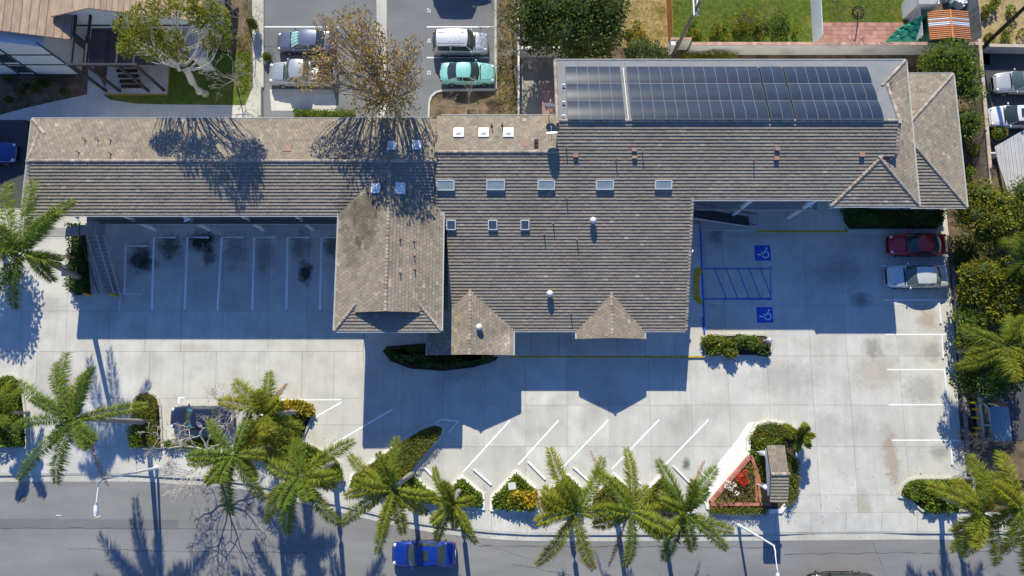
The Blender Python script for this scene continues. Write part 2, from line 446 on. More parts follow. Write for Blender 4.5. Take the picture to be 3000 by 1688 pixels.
stripe([(1277,1239),(1292,1229),(1342,1235),(1313,1270)], 0.10)
stripe([(524,1183),(524,1165),(541,1165)], 0.11)
for y, a, b in ((779,2581,2768),(879,2587,2777),(980,2593,2786),(1083,2599,2793),(1186,2603,2799),(1290,2612,2811)):
    stripe([(a, y), (b, y)], 0.10)
stripe([(2063,787),(2257,787),(2259,876),(2063,876)], 0.085, M_BLUEP)
for k in range(6):
    x = 2094+k*33.5
    if k < 4: stripe([(x, 788), (x+34, 875)], 0.075, M_BLUEP)
    else: stripe([(x, 788), (min(x+34, 2258), 788+87*min(1, (2258-x)/34))], 0.075, M_BLUEP)
def isa(x0, y0, x1, y1):
    a = P(x0, y1); b = P(x1, y0)
    root = MB().box(a.x, b.x, a.y, b.y, 0.001, 0.006).build('disabled_bay_sign_square', M_BLUEP, lot)
    W = b.x-a.x; H = b.y-a.y; mb = MB(); z = 0.010
    def seg(p, q, w):
        p = Vector((a.x+p[0]*W, a.y+p[1]*H, z)); q = Vector((a.x+q[0]*W, a.y+q[1]*H, z))
        d = (q-p).normalized()*1; n = Vector((-d.y, d.x, 0))*w*W/2
        mb.add([p+n, p-n, q-n, q+n], [(0,1,2,3)])
    cx, cy, r = 0.68, 0.40, 0.20
    arc = [(cx+r*math.cos(t), cy+r*math.sin(t)) for t in [R(-200+k*18) for k in range(16)]]
    for p, q in zip(arc, arc[1:]): seg(p, q, 0.065)
    seg((0.18, 0.40), (0.52, 0.40), 0.07); seg((0.46, 0.38), (0.46, 0.58), 0.06); seg((0.55, 0.46), (0.74, 0.70), 0.07); seg((0.18,0.40),(0.18,0.36),.06)
    c = [(0.76+0.06*math.cos(t), 0.80+0.06*math.sin(t)) for t in [R(k*36) for k in range(10)]]
    mb.add([(a.x+p[0]*W, a.y+p[1]*H, z) for p in c], [tuple(range(10))])
    mb.build('wheelchair_symbol', M_WHITE, root)
isa(2212, 719, 2256, 764); isa(2218, 900, 2263, 946)
# ---------------------------------------------------------------- wheel stops (things)
STOPS_R = [((2749,888),(2755,948)),((2758,982),(2762,1050)),((2765,1086),(2771,1153)),((2774,1187),(2780,1257)),((2783,1292),(2788,1362))]
STOPS_D = [((1245,1372),(1295,1424)),((1387,1375),(1439,1421)),((1547,1354),(1597,1405)),((1679,1369),(1730,1415)),((1826,1370),(1876,1418)),((1971,1365),(2023,1418))]
M_STOP = mat('wheel_stop_paint', (0.80, 0.80, 0.78), rough=0.75, var=0.08, scale=5)
stop_proto = None
def wheel_stop(a, b, label, group):
    global stop_proto
    p = P(*a); q = P(*b); d = q-p; L = d.length; rz = math.atan2(d.y, d.x); c = (p+q)/2
    mb = MB(); w, h = 0.16, 0.12; hl = L/2
    prof = [(-w/2, 0), (w/2, 0), (w/2*0.8, h*0.8), (w/2*0.5, h), (-w/2*0.5, h), (-w/2*0.8, h*0.8)]
    vs = [(-hl, y, z) for y, z in prof]+[(hl, y, z) for y, z in prof]; n = 6
    mb.add(vs, [(i, (i+1)%n, n+(i+1)%n, n+i) for i in range(n)]+[tuple(range(n-1,-1,-1)), tuple(range(n, 2*n))])
    o = mb.build('wheel_stop', M_STOP, label=label, cat='wheel stop', group=group)
    o.location = (c.x, c.y, 0.003); o.rotation_euler = (0, 0, rz)
SRL = ['white wheel stop in the empty bay beside the silver sedan','white wheel stop in the second empty bay from the silver sedan','white wheel stop in the middle straight bay by the low wall','white wheel stop in the bay beside the shaded drive','white wheel stop in the last straight bay above the driveway planter']
for (a, b), l_ in zip(STOPS_R, SRL): wheel_stop(a, b, l_, 'wheel stops of the straight bays')
SDL = ['slanting white wheel stop beside the long pointed planter','slanting white wheel stop between the first two pointed beds','slanting white wheel stop beside the golden shrub bed','slanting white wheel stop partly under the left touching palm','slanting white wheel stop partly under the right touching palm','slanting white wheel stop nearest the brick flower planter']
for (a, b), l_ in zip(STOPS_D, SDL): wheel_stop(a, b, l_, 'wheel stops of the angled bays')

# ---------------------------------------------------------------- planters
def inset(poly, d):
    n = len(poly); out = []
    A = sum(poly[i][0]*poly[(i+1)%n][1]-poly[(i+1)%n][0]*poly[i][1] for i in range(n))
    s = 1 if A > 0 else -1
    for i in range(n):
        p0 = Vector(poly[i-1]); p1 = Vector(poly[i]); p2 = Vector(poly[(i+1)%n])
        d1 = (p1-p0).normalized(); d2 = (p2-p1).normalized()
        n1 = Vector((-d1.y, d1.x))*s; n2 = Vector((-d2.y, d2.x))*s
        b = (n1+n2)
        b = b/ max(0.35, b.length_squared/2) if b.length > 1e-4 else n1
        b = b/2*1.0 if False else (n1+n2)/max(0.5, (1+n1.dot(n2)))
        out.append((p1.x+b.x*d, p1.y+b.y*d))
    return out
def planter(px, label, h=0.14, w=0.15, km=None, soil=None, smooth=0):
    poly = [P2(*p) for p in px]
    for _ in range(smooth):
        q = []
        for i in range(len(poly)):
            a = poly[i]; b = poly[(i+1)%len(poly)]
            q += [(a[0]*.75+b[0]*.25, a[1]*.75+b[1]*.25), (a[0]*.25+b[0]*.75, a[1]*.25+b[1]*.75)]
        poly = q
    A = sum(poly[i][0]*poly[(i+1)%len(poly)][1]-poly[(i+1)%len(poly)][0]*poly[i][1] for i in range(len(poly)))
    if A < 0: poly = poly[::-1]
    inn = inset(poly, w); n = len(poly)
    c = (sum(p[0] for p in poly)/n, sum(p[1] for p in poly)/n, 0)
    root = empty('planter_bed', c, label=label, cat='planter')
    mb = MB()
    vs = [(p[0], p[1], -0.02) for p in poly]+[(p[0], p[1], h) for p in poly]+[(p[0], p[1], h) for p in inn]+[(p[0], p[1], 0.0) for p in inn]
    fs = []
    for i in range(n):
        j = (i+1)%n
        fs += [(i, j, n+j, n+i), (n+i, n+j, 2*n+j, 2*n+i), (2*n+i, 2*n+j, 3*n+j, 3*n+i)]
    mb.add(vs, fs).build('kerb', km or M_KERB, root)
    MB().add([(p[0], p[1], h*0.55) for p in inn], [tuple(range(n))]).build('soil', soil or M_SOIL, root)
    return poly, inn, root
BEDS = {}
BEDS['edge'] = planter([(-140,1318),(-140,1130),(-20,1112),(22,1096),(42,1096),(62,1112),(70,1140),(80,1220),(84,1314)], 'planter bed with rounded end under the big palm at the driveway')
BEDS['isl'] = planter([(393,1312),(393,1190),(399,1166),(413,1152),(432,1147),(452,1152),(467,1167),(474,1190),(477,1245),(480,1314)], 'narrow round ended planter island beside the navy car')
BEDS['bare'] = planter([(480,1292),(560,1283),(645,1278),(655,1328),(560,1319),(481,1314)], 'planter bed under the leafless tree by the sidewalk')
BEDS['gold'] = planter([(790,1205),(800,1188),(825,1178),(870,1170),(900,1175),(922,1192),(924,1212),(908,1245),(888,1290),(960,1325),(1002,1355),(1013,1411),(930,1390),(840,1366),(740,1345),(690,1334),(690,1290),(740,1240)], 'wide planter bed with golden grasses at its rounded tip')
BEDS['tri'] = planter([(1022,1422),(1027,1390),(1080,1355),(1180,1285),(1240,1250),(1272,1240),(1295,1244),(1304,1258),(1296,1280),(1250,1332),(1211,1384),(1245,1420),(1284,1446),(1290,1480),(1200,1464),(1110,1440)], 'long pointed planter bed with a dark hedge tip', km=M_KWHITE, w=0.2)
APEX = [(1353,1389),(1513,1374),(1660,1380),(1800,1383),(1940,1383)]
TRI = [[(1353,1389),(1420,1445),(1421,1494),(1302,1480),(1296,1445)], [(1513,1374),(1571,1427),(1572,1502),(1436,1497),(1436,1455)],
       [(1660,1380),(1712,1430),(1712,1504),(1588,1502),(1587,1450)], [(1800,1383),(1858,1437),(1858,1504),(1728,1504),(1727,1453)], [(1940,1383),(1998,1440),(1998,1503),(1874,1504),(1873,1448)]]
TRIL = ['pointed planter bed nearest the long hedge tip between wheel stops','pointed planter bed with a utility box among golden shrubs','pointed planter bed under the left of two touching palms','pointed planter bed under the right of two touching palms','pointed planter bed beside the brick flower planter']
for k, t in enumerate(TRI): BEDS['t%d' % k] = planter(t, TRIL[k], km=M_KWHITE, w=0.22)
BEDS['sign'] = planter([(2186,1284),(2213,1240),(2247,1231),(2290,1235),(2331,1255),(2350,1291),(2342,1325),(2335,1345),(2338,1402),(2334,1458),(2300,1488),(2290,1503),(2100,1505),(2068,1490),(2060,1466),(2186,1322)], 'planter bed around the roofed sign', km=M_KWHITE, w=0.3)
MB().prism([P2(2030,1445),P2(2160,1290),P2(2192,1240),P2(2212,1236),P2(2184,1284),P2(2184,1322),P2(2062,1464)], -.02, .06).build('concrete_strip', M_KWHITE, label='wide pale concrete strip beside the brick planter', cat='pavement', kind='structure')
BEDS['east'] = planter([(2630,1458),(2632,1438),(2642,1418),(2660,1404),(2682,1398),(2852,1398),(2858,1498),(2700,1499),(2656,1462)], 'planter bed with rounded corner beside the driveway and palms')
BEDS['mid'] = planter([(2062,1046),(2060,1000),(2066,984),(2085,979),(2240,979),(2257,988),(2264,1010),(2259,1034),(2240,1046)], 'small planter island full of shrubs near the disabled bays')
BEDS['porch'] = planter([(1115,1030),(1130,1010),(1250,1000),(1330,1035),(1470,1041),(1455,1062),(1390,1082),(1300,1093),(1200,1086),(1140,1062)], 'curved planter bed below the tiled porch')
BEDS['shade'] = planter([(2447,612),(2765,612),(2762,650),(2745,677),(2482,677),(2462,650)], 'shaded planter bed against the right wing of the building')
BEDS['stair'] = planter([(206,655),(258,655),(276,866),(222,872),(203,846),(202,780),(211,720)], 'shaded planter bed beside the outdoor stairs')
# ---------------------------------------------------------------- raised walkways with painted kerbs
wk = empty('walkway', P(1800, 1010), label='raised concrete walkway along the front of the middle block', cat='walkway', kind='structure')
yA = PY(1500, 1043); xr = PX(2057, 900)
for k in range(7):
    xa = PX(1470+84*k, 1000)+0.01; xb = PX(1470+84*(k+1), 1000)-0.01
    MB().box(xa, min(xb, xr), yA, PY(1500, 930), -0.02, 0.14).build('walkway_panel', M_WALK, wk)
xa = PX(1990, 800)
for a, b in ((930, 860), (860, 790), (790, 720), (720, 655)):
    MB().box(xa, xr, PY(1500, a)+0.01, PY(1500, b)-0.01, -0.02, 0.139).build('walkway_panel', M_WALK, wk)
MB().box(PX(1495,1045), xr, yA-0.13, yA-0.003, -0.02, 0.142).build('yellow_kerb', M_YELP, wk)
MB().box(xr+0.003, xr+0.13, PY(1500, 975), PY(1500, 676), -0.02, 0.142).build('blue_kerb', M_BLUEP, wk)
MB().prism([P2(2037,786),P2(2054,782),P2(2056,800),P2(2046,815),P2(2046,868),P2(2058,884),P2(2054,898),P2(2030,878),P2(2030,805)], 0.13, 0.146).build('yellow_ramp_strip', M_YELP, wk)
wk2 = empty('walkway', P(2300, 640), label='shaded raised walkway with a yellow kerb under the right wing', cat='walkway', kind='structure')
for k in range(5):
    xa = PX(2050+84*k, 640)+0.01; xb = PX(2050+84*(k+1), 640)-0.01
    MB().box(xa, xb, PY(1500, 676), PY(1500, 560), -0.02, 0.137).build('walkway_panel', M_WALK, wk2)
MB().box(PX(2215,676), PX(2482,676), PY(1500, 681), PY(1500, 676)-0.003, -0.02, 0.141).build('yellow_kerb', M_YELP, wk2)
# ================================================================== roofs made of tiles
M_TILE = mat('roof_tile', (0.305, 0.262, 0.205), rough=0.85, var=0.10, scale=0.9, detail=9, tint=True, bump=0.35, bscale=45, spec=0.15,
             col2=(0.245, 0.21, 0.168), scale2=0.35, thr=(.5, .8))
M_RBASE = mat('roof_underlay', (0.09, 0.08, 0.07), rough=0.9, var=0.2)
M_STUCCO = mat('white_stucco', (0.72, 0.70, 0.66), rough=0.9, var=0.06, scale=2, bump=0.2, bscale=80)
M_TRIM = mat('white_trim', (0.72, 0.72, 0.70), rough=0.5, var=0.05, spec=0.4)
M_GUTTER = mat('gutter_metal', (0.60, 0.60, 0.57), rough=0.45, var=0.08, spec=0.4)
M_DKWOOD = mat('dark_brown_wood', (0.05, 0.032, 0.025), rough=0.7, var=0.25, scale=6)
M_GLASS = mat('window_glass', (0.03, 0.045, 0.06), rough=0.06, var=0.0, spec=0.8)
M_SKYGL = mat('skylight_glass', (0.07, 0.10, 0.13), rough=0.12, var=0.1, spec=0.7)
M_WHITEM = mat('white_painted_metal', (0.78, 0.78, 0.76), rough=0.45, var=0.05, spec=0.4)
M_PINK = mat('terracotta_vent_paint', (0.33, 0.20, 0.16), rough=0.8, var=0.15)
M_BLACK = mat('black_rubber', (0.015, 0.015, 0.016), rough=0.7, var=0.1)
M_CAP = mat('ridge_cap_tile', (0.38, 0.31, 0.25), rough=0.85, var=0.25, scale=2, rnd=0.3, bump=0.3)
rt = random.Random(11)
EXPO, TW = 0.232, 0.30
def clip(poly, a, b):
    """Sutherland-Hodgman, keep left of a->b"""
    out = []
    ex, ey = b[0]-a[0], b[1]-a[1]
    def sd(p): return ex*(p[1]-a[1])-ey*(p[0]-a[0])
    for i in range(len(poly)):
        p = poly[i]; q = poly[(i+1)%len(poly)]; sp, sq = sd(p), sd(q)
        if sp >= -1e-9: out.append(p)
        if (sp > 1e-9 and sq < -1e-9) or (sp < -1e-9 and sq > 1e-9):
            t = sp/(sp-sq); out.append((p[0]+(q[0]-p[0])*t, p[1]+(q[1]-p[1])*t))
    return out
def area(poly): return sum(poly[i][0]*poly[(i+1)%len(poly)][1]-poly[(i+1)%len(poly)][0]*poly[i][1] for i in range(len(poly)))/2
# lichen and weather patches that show on the tiles: pixel centre, radii in pixels, factor
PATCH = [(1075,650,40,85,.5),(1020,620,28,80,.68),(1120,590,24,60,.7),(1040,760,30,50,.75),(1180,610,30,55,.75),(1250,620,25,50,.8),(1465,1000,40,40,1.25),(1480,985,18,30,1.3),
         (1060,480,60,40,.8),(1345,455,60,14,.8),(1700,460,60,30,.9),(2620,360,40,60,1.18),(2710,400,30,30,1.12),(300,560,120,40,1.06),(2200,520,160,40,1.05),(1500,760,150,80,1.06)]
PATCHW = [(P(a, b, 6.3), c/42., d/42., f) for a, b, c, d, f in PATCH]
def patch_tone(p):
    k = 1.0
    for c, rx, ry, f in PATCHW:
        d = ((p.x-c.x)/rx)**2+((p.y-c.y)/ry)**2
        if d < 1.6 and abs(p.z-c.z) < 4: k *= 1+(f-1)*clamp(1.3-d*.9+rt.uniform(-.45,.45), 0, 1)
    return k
class Face:
    """roof plane: eave point e, upslope plan direction w, pitch"""
    def __init__(s, e, w, pitch):
        s.e = Vector(e); s.w = Vector((w[0], w[1], 0)).normalized(); s.u = Vector((s.w.y, -s.w.x, 0)); s.p = pitch
        s.n = Vector((-s.w.x*pitch, -s.w.y*pitch, 1)).normalized(); s.v = (s.w+Vector((0,0,pitch))).normalized(); s.k = math.sqrt(1+pitch*pitch)
    def z(s, x, y): return s.e.z+s.p*((x-s.e.x)*s.w.x+(y-s.e.y)*s.w.y)
    def pt(s, x, y, off=0.0): return Vector((x, y, s.z(x, y)))+s.n*off
    def to_us(s, x, y):
        d = Vector((x-s.e.x, y-s.e.y, 0)); return (d.dot(s.u), d.dot(s.w)*s.k)
    def from_us(s, a, b, off=0.0): return s.e+s.u*a+s.v*b+s.n*off
    def hit(s, px, py, off=0.0):
        d = ray(px, py); o = Vector((0,0,CAM_H)); e = s.e+s.n*off
        t = (e-o).dot(s.n)/d.dot(s.n); return o+d*t
PALETTE = [(1,1,1),(1.08,1.05,1.0),(0.9,0.9,0.9),(0.97,0.93,0.9),(1.03,1.0,0.95),(0.84,0.84,0.86),(1.12,1.06,0.98),(0.94,0.96,0.95)]
def roof_face(root, part, face, polys, single=0, base=True, tile=True, th=0.16, mats=None):
    """tiles on convex plan polygons; the first `single` tiles from the eave become objects of their own"""
    bmb = MB(); tmb = MB(); cnt = 0
    fr = face.w.y > .5; lf0 = 0.072 if fr else 0.055; gp = 0.003 if fr else 0.007; cv = .05 if fr else .11
    singles = []
    for poly in polys:
        us = [face.to_us(*p) for p in poly]
        if area(us) < 0: us = us[::-1]
        n = len(us)
        if base:
            vs = [face.from_us(a, b, 0.0) for a, b in us]+[face.from_us(a, b, -th) for a, b in us]
            bmb.add(vs, [tuple(range(n)), tuple(range(2*n-1, n-1, -1))]+[(i, n+i, n+(i+1)%n, (i+1)%n) for i in range(n)])
        if not tile: continue
        u0 = min(a for a, b in us); u1 = max(a for a, b in us); s0 = min(b for a, b in us); s1 = max(b for a, b in us)
        r = math.floor(s0/EXPO)
        while r*EXPO < s1:
            sb = r*EXPO; band = clip(clip(us, (u0-1, sb), (u1+1, sb)), (u1+1, sb+EXPO+0.001), (u0-1, sb+EXPO+0.001))
            if len(band) >= 3 and abs(area(band)) > 1e-4:
                b0 = min(a for a, b in band); b1 = max(a for a, b in band)
                sh = (0.5*TW if r % 2 else 0.0)+((r*7919) % 13)/13*0.08
                k = math.floor((b0-sh)/TW)
                while sh+k*TW < b1:
                    x0 = sh+k*TW+gp; x1 = sh+(k+1)*TW-gp
                    c = clip(clip(band, (x0, s1+9), (x0, s0-9)), (x1, s0-9), (x1, s1+9))
                    k += 1
                    if len(c) < 3 or abs(area(c)) < 8e-4: continue
                    lift = lf0+rt.uniform(-0.005, 0.008); low = 0.014
                    sk = rt.uniform(-0.008, 0.008)
                    t = PALETTE[rt.randrange(8)]; g = rt.uniform(1-cv, 1+cv); t = tuple(1+(q_-1)*(.5 if fr else .9) for q_ in t)
                    if rt.random() < (.010 if fr else .02): g *= rt.uniform(1.2,1.5)
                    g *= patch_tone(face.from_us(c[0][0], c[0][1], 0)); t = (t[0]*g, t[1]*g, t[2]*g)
                    m = len(c)
                    top = [face.from_us(a, b, lift+(low-lift)*clamp((b-sb)/EXPO, 0, 1)+sk*((a-x0)/TW-.5)) for a, b in c]
                    bot = [face.from_us(a, b, 0.0) for a, b in c]
                    fs = [tuple(range(m))]
                    for i in range(m):
                        j = (i+1) % m
                        if c[i][1] > sb+EXPO-0.004 and c[j][1] > sb+EXPO-0.004: continue
                        fs.append((i, m+i, m+j, j))
                    if cnt < single:
                        q = MB(); q.add(top+bot, fs, t); singles.append(q)
                    else: tmb.add(top+bot, fs, t)
                    cnt += 1
            r += 1
    mts = mats or (M_RBASE, M_TILE)
    ro = bmb.build(part, mts[0], root) if base else None
    if tile:
        for q in singles: q.build('roof_tile', M_TILE, ro)
        if tmb.f: tmb.build('roof_tile_field', mts[1], ro, kind='stuff')
    return ro
_cap = None
def caps(parent, a, b, w=0.24, step=0.26, lift=0.05):
    """overlapping ridge or hip tiles from a up to b"""
    global _cap
    a = Vector(a); b = Vector(b); d = b-a; L = d.length; d.normalize()
    if _cap is None:
        mb = MB(); ww, hh, ln = w/2, 0.055, 0.30
        vs = []
        for x, l in ((0, 0.035), (ln, 0.0)):
            vs += [(x, -ww, l-0.03), (x, -ww*0.5, l+hh*0.75), (x, 0, l+hh), (x, ww*0.5, l+hh*0.75), (x, ww, l-0.03)]
        mb.add(vs, [(i, i+1, 6+i, 5+i) for i in range(4)]+[(0,1,2,3,4)][::-1])
        o = mb.build('ridge_cap', M_CAP, None); _cap = o.data; bpy.data.objects.remove(o)
    up = Vector((0,0,1)); y = up.cross(d).normalized(); z = d.cross(y)
    M = Matrix((d, y, z)).transposed().to_4x4()
    n = int(L/step)
    for k in range(n+1):
        o = bpy.data.objects.new('ridge_cap', _cap); COL.objects.link(o); o.parent = parent
        p = a+d*min(k*step, L-0.05)+Vector((0,0,lift+rt.uniform(-.006,.006)))
        o.matrix_local = Matrix.Translation(p-wloc(parent)) @ M
def gutter(parent, a, b, out, m=None):
    a = Vector(a); b = Vector(b); o = Vector((out[0], out[1], 0)).normalized(); d = (b-a).normalized()
    mb = MB()
    prof = [(0.0, 0.03), (0.0, -0.11), (0.07, -0.11), (0.12, -0.05), (0.125, 0.03), (0.10, 0.03), (0.06, -0.06), (0.02, 0.0)]
    vs = [a+o*x+Vector((0,0,z)) for x, z in prof]+[b+o*x+Vector((0,0,z)) for x, z in prof]; n = len(prof)
    mb.add(vs, [(i, (i+1)%n, n+(i+1)%n, n+i) for i in range(n)]+[tuple(range(n)), tuple(range(2*n-1, n-1, -1))])
    return mb.build('gutter', m or M_GUTTER, parent)
def walls(root, x0, x1, y0, y1, z1, m=None, name='wall', z0=-0.02):
    return MB().box(x0, x1, y0, y1, z0, z1).build(name, m or M_STUCCO, root)
# ------------------------------------------------------------------ left block (A)
HA, PA = 6.0, 0.333
AX0 = (PX(82,352,HA)+PX(78,632,HA))/2; AX1 = PX(1273,520,6.6)
AYf = PY(700,630,HA); AYb = PY(700,350,HA); AYr = (AYf+AYb)/2; AHR = HA+PA*(AYb-AYf)/2
bA = empty('office_block', ((AX0+AX1)/2, AYr, 0), label='long tiled two storey block with balcony over left parking bays', cat='building')
d1 = 1.15; ov = 0.35; XG = AX0+d1
fAf = Face((AX0, AYf, HA), (0, 1), PA); fAb = Face((AX0, AYb, HA), (0, -1), PA); fAl = Face((AX0, AYf, HA), (1, 0), PA)
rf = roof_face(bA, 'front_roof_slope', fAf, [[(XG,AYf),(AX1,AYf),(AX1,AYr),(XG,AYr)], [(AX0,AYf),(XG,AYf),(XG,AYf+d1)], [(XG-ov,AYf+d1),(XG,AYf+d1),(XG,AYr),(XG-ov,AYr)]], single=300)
roof_face(bA, 'back_roof_slope', fAb, [[(XG,AYb),(AX1,AYb),(AX1,AYr),(XG,AYr)], [(AX0,AYb),(XG,AYb),(XG,AYb-d1)], [(XG-ov,AYb-d1),(XG,AYb-d1),(XG,AYr),(XG-ov,AYr)]])
roof_face(bA, 'end_roof_slope', fAl, [[(AX0,AYf),(AX0,AYb),(XG,AYb-d1),(XG,AYf+d1)]])
caps(rf, (XG-ov, AYr, AHR), (AX1, AYr, AHR)); caps(rf, (AX0,AYf,HA), (XG,AYf+d1,HA+PA*d1)); caps(rf, (AX0,AYb,HA), (XG,AYb-d1,HA+PA*d1))
caps(rf, (XG-ov+.05,AYf+d1,HA+PA*d1+.03), (XG-ov+.05,AYr,AHR+.02)); caps(rf, (XG-ov+.05,AYb-d1,HA+PA*d1+.03), (XG-ov+.05,AYr,AHR+.02))
MB().prism([(XG,AYf+d1),(XG+.1,AYf+d1),(XG+.1,AYb-d1),(XG,AYb-d1)], HA, HA+PA*d1-0.02).build('gable_wall', M_STUCCO, bA)
GX0 = PX(987,800,6.05); GX1 = PX(1295,800,6.05)
gutter(bA, (AX0,AYf,HA), (GX0,AYf,HA), (0,-1)); gutter(bA, (AX0,AYb,HA), (AX1-0.3,AYb,HA), (0,1)); gutter(bA, (AX0,AYb,HA), (AX0,AYf,HA), (-1,0))
WY = AYf+1.75
walls(bA, AX0+0.7, AX1-0.1, WY, AYb-0.5, HA+0.05)
for k in range(9):
    x = AX0+4.2+k*2.55
    if x > GX0-1: break
    MB().box(x, x+0.95, WY-0.03, WY+0.02, 3.12, 5.2).build('door', mat('blue_grey_door', (0.10,0.13,0.18), var=.05), bA)
    w_ = MB().box(x+1.15, x+2.15, WY-0.03, WY+0.02, 3.95, 5.1).build('window', M_TRIM, bA)
    MB().box(x+1.21, x+2.09, WY-0.045, WY-0.032, 4.01, 5.04).build('pane', M_GLASS, w_)
BZ = 3.05
MB().box(PX(255,650,BZ), GX0-0.02, AYf+0.08, WY-0.003, BZ-0.25, BZ).build('balcony_slab', concrete('balcony_concrete', (0.33,0.33,0.33)), bA)
M_COLUMN = mat('column_paint', (0.70,0.70,0.70), rough=.7, var=.05)
for px in (326, 505, 683, 847):
    p = P(px, 633, 5.9)
    MB().tube([(p.x, AYf+0.42, BZ), (p.x, AYf+0.42, HA-0.2)], 0.17, 14).build('column', M_COLUMN, bA)
    MB().tube([(p.x, AYf+0.42, 0), (p.x, AYf+0.42, BZ-0.25)], 0.17, 14).build('column', M_COLUMN, bA)
# railing along the balcony
rl = MB(); rx0, rx1 = PX(300,650,BZ), GX0-0.3
rl.box(rx0, rx1, AYf+0.1, AYf+0.15, BZ+1.0, BZ+1.05); rl.box(rx0, rx1, AYf+0.1, AYf+0.15, BZ+0.1, BZ+0.14)
x = rx0
while x < rx1: rl.box(x, x+0.02, AYf+0.115, AYf+0.135, BZ+0.14, BZ+1.0); x += 0.14
rl.build('railing', mat('dark_rail_paint', (0.04,0.045,0.06), var=.1), bA)
# ------------------------------------------------------------------ gable wing (G) of the left block
HG = 6.05; GXm = (GX0+GX1)/2; PG = (AHR-0.03-HG)/(GXm-GX0)
GYf = PY(1140,969,HG); gd = 1.72; ge = 1.45; PF = PG*ge/gd; gov = 0.5
fGl = Face((GX0,GYf,HG), (1,0), PG); fGr = Face((GX1,GYf,HG), (-1,0), PG); fGf = Face((GX0,GYf,HG), (0,1), PF)
yg = GYf+gd
GV = AYf+(HG-HA)/PA
ZR = HG+PG*(GXm-GX0)
rg = roof_face(bA, 'wing_left_slope', fGl, [[(GX0,yg),(GXm,yg),(GXm,AYr),(GX0,GV)], [(GX0,GYf),(GX0+ge,yg),(GX0,yg)], [(GX0+ge,yg-gov),(GXm,yg-gov),(GXm,yg),(GX0+ge,yg)]])
roof_face(bA, 'wing_right_slope', fGr, [[(GX1,yg),(GX1,GV),(GXm,AYr),(GXm,yg)], [(GX1,GYf),(GX1,yg),(GX1-ge,yg)], [(GXm,yg-gov),(GX1-ge,yg-gov),(GX1-ge,yg),(GXm,yg)]])
roof_face(bA, 'wing_front_skirt', fGf, [[(GX0,GYf),(GX1,GYf),(GX1-ge,yg),(GX0+ge,yg)]])
caps(rg, (GXm,yg-gov,ZR), (GXm,AYr,ZR)); caps(rg, (GX0,GYf,HG), (GX0+ge,yg,HG+PG*ge)); caps(rg, (GX1,GYf,HG), (GX1-ge,yg,HG+PG*ge))
MB().add([(GX0+ge-.3,yg,HG+PG*ge-.1),(GXm,yg,ZR-0.02),(GX1-ge+.3,yg,HG+PG*ge-.1)], [(0,2,1)]).build('gable_wall', M_STUCCO, bA)
for (a, b, o) in (((GX0,GYf,HG),(GX0,GV,HG),(-1,0)), ((GX1,GYf,HG),(GX1,GV,HG),(1,0)), ((GX0,GYf,HG),(GX1,GYf,HG),(0,-1))): gutter(bA, a, b, o)
walls(bA, GX0+0.6, GX1-0.6, GYf+0.9, WY, HG-0.05, name='wing_wall')
for k in range(3):
    x = GX0+1.2+k*2.2
    w_ = MB().box(x, x+1.4, GYf+0.86, GYf+0.9, 3.9, 5.2).build('window', M_TRIM, bA)
    MB().box(x+.07, x+1.33, GYf+0.845, GYf+0.857, 3.97, 5.13).build('pane', M_GLASS, w_)
# ------------------------------------------------------------------ main block (B)
PB, HF = 0.35, 3.1
BYe = PY(1800, 968, HF)
fF = Face((0, BYe, HF), (0, 1), PB)
BX1 = (fF.hit(2017,968).x+fF.hit(2026,590).x)/2
BX0 = fF.hit(1312,800).x
BX0b = fF.hit(1274,470).x
Yw = fF.hit(2250,584).y; Hw = fF.z(0, Yw)            # right wing front eave
YR = fF.hit(2000,354).y; HR = fF.z(0, YR)            # upper ridge
YRl = fF.hit(1450,446).y; HRl = fF.z(0, YRl)         # lower ridge on the left
XU = fF.hit(1630,400).x
fB = Face((0, 0, 0), (0, -1), PB); fB.e = Vector((0, YR, HR)); fB.p = PB
# move the face origin to the back eave
d = ray(2000, 178); o = Vector((0,0,CAM_H)); t = (fB.e-o).dot(fB.n)/d.dot(fB.n); q = o+d*t; YB, HB = q.y, q.z
fB = Face((0, YB, HB), (0,-1), PB)
fBl = Face((0, YRl, HRl), (0,-1), PB)
q = fBl.hit(1450, 341); YBl, HBl = q.y, q.z
fBl = Face((0, YBl, HBl), (0,-1), PB)
XR = (fB.hit(2655,178).x+PX(2689,601,Hw-0.1))/2
bB = empty('office_block', ((BX0+XR)/2, Yw, 0), label='large tiled block carrying dark solar panels and a row of skylights', cat='building')
dg = 2.2; ovr = 0.3
H2 = HB; XRd = XR-dg
fR = Face((XR, 0, HB), (-1, 0), PB)
Yw2 = PY(2560, 603, Hw-0.1); hw2 = HB
fW = Face((XR, Yw2, HB), (0, 1), PB)
WX0 = PX(2437, 603, HB); WXm = (WX0+XR)/2; wh = XR-WXm; WH = HB+PB*wh
fL = Face((WX0, 0, HB), (1, 0), PB)
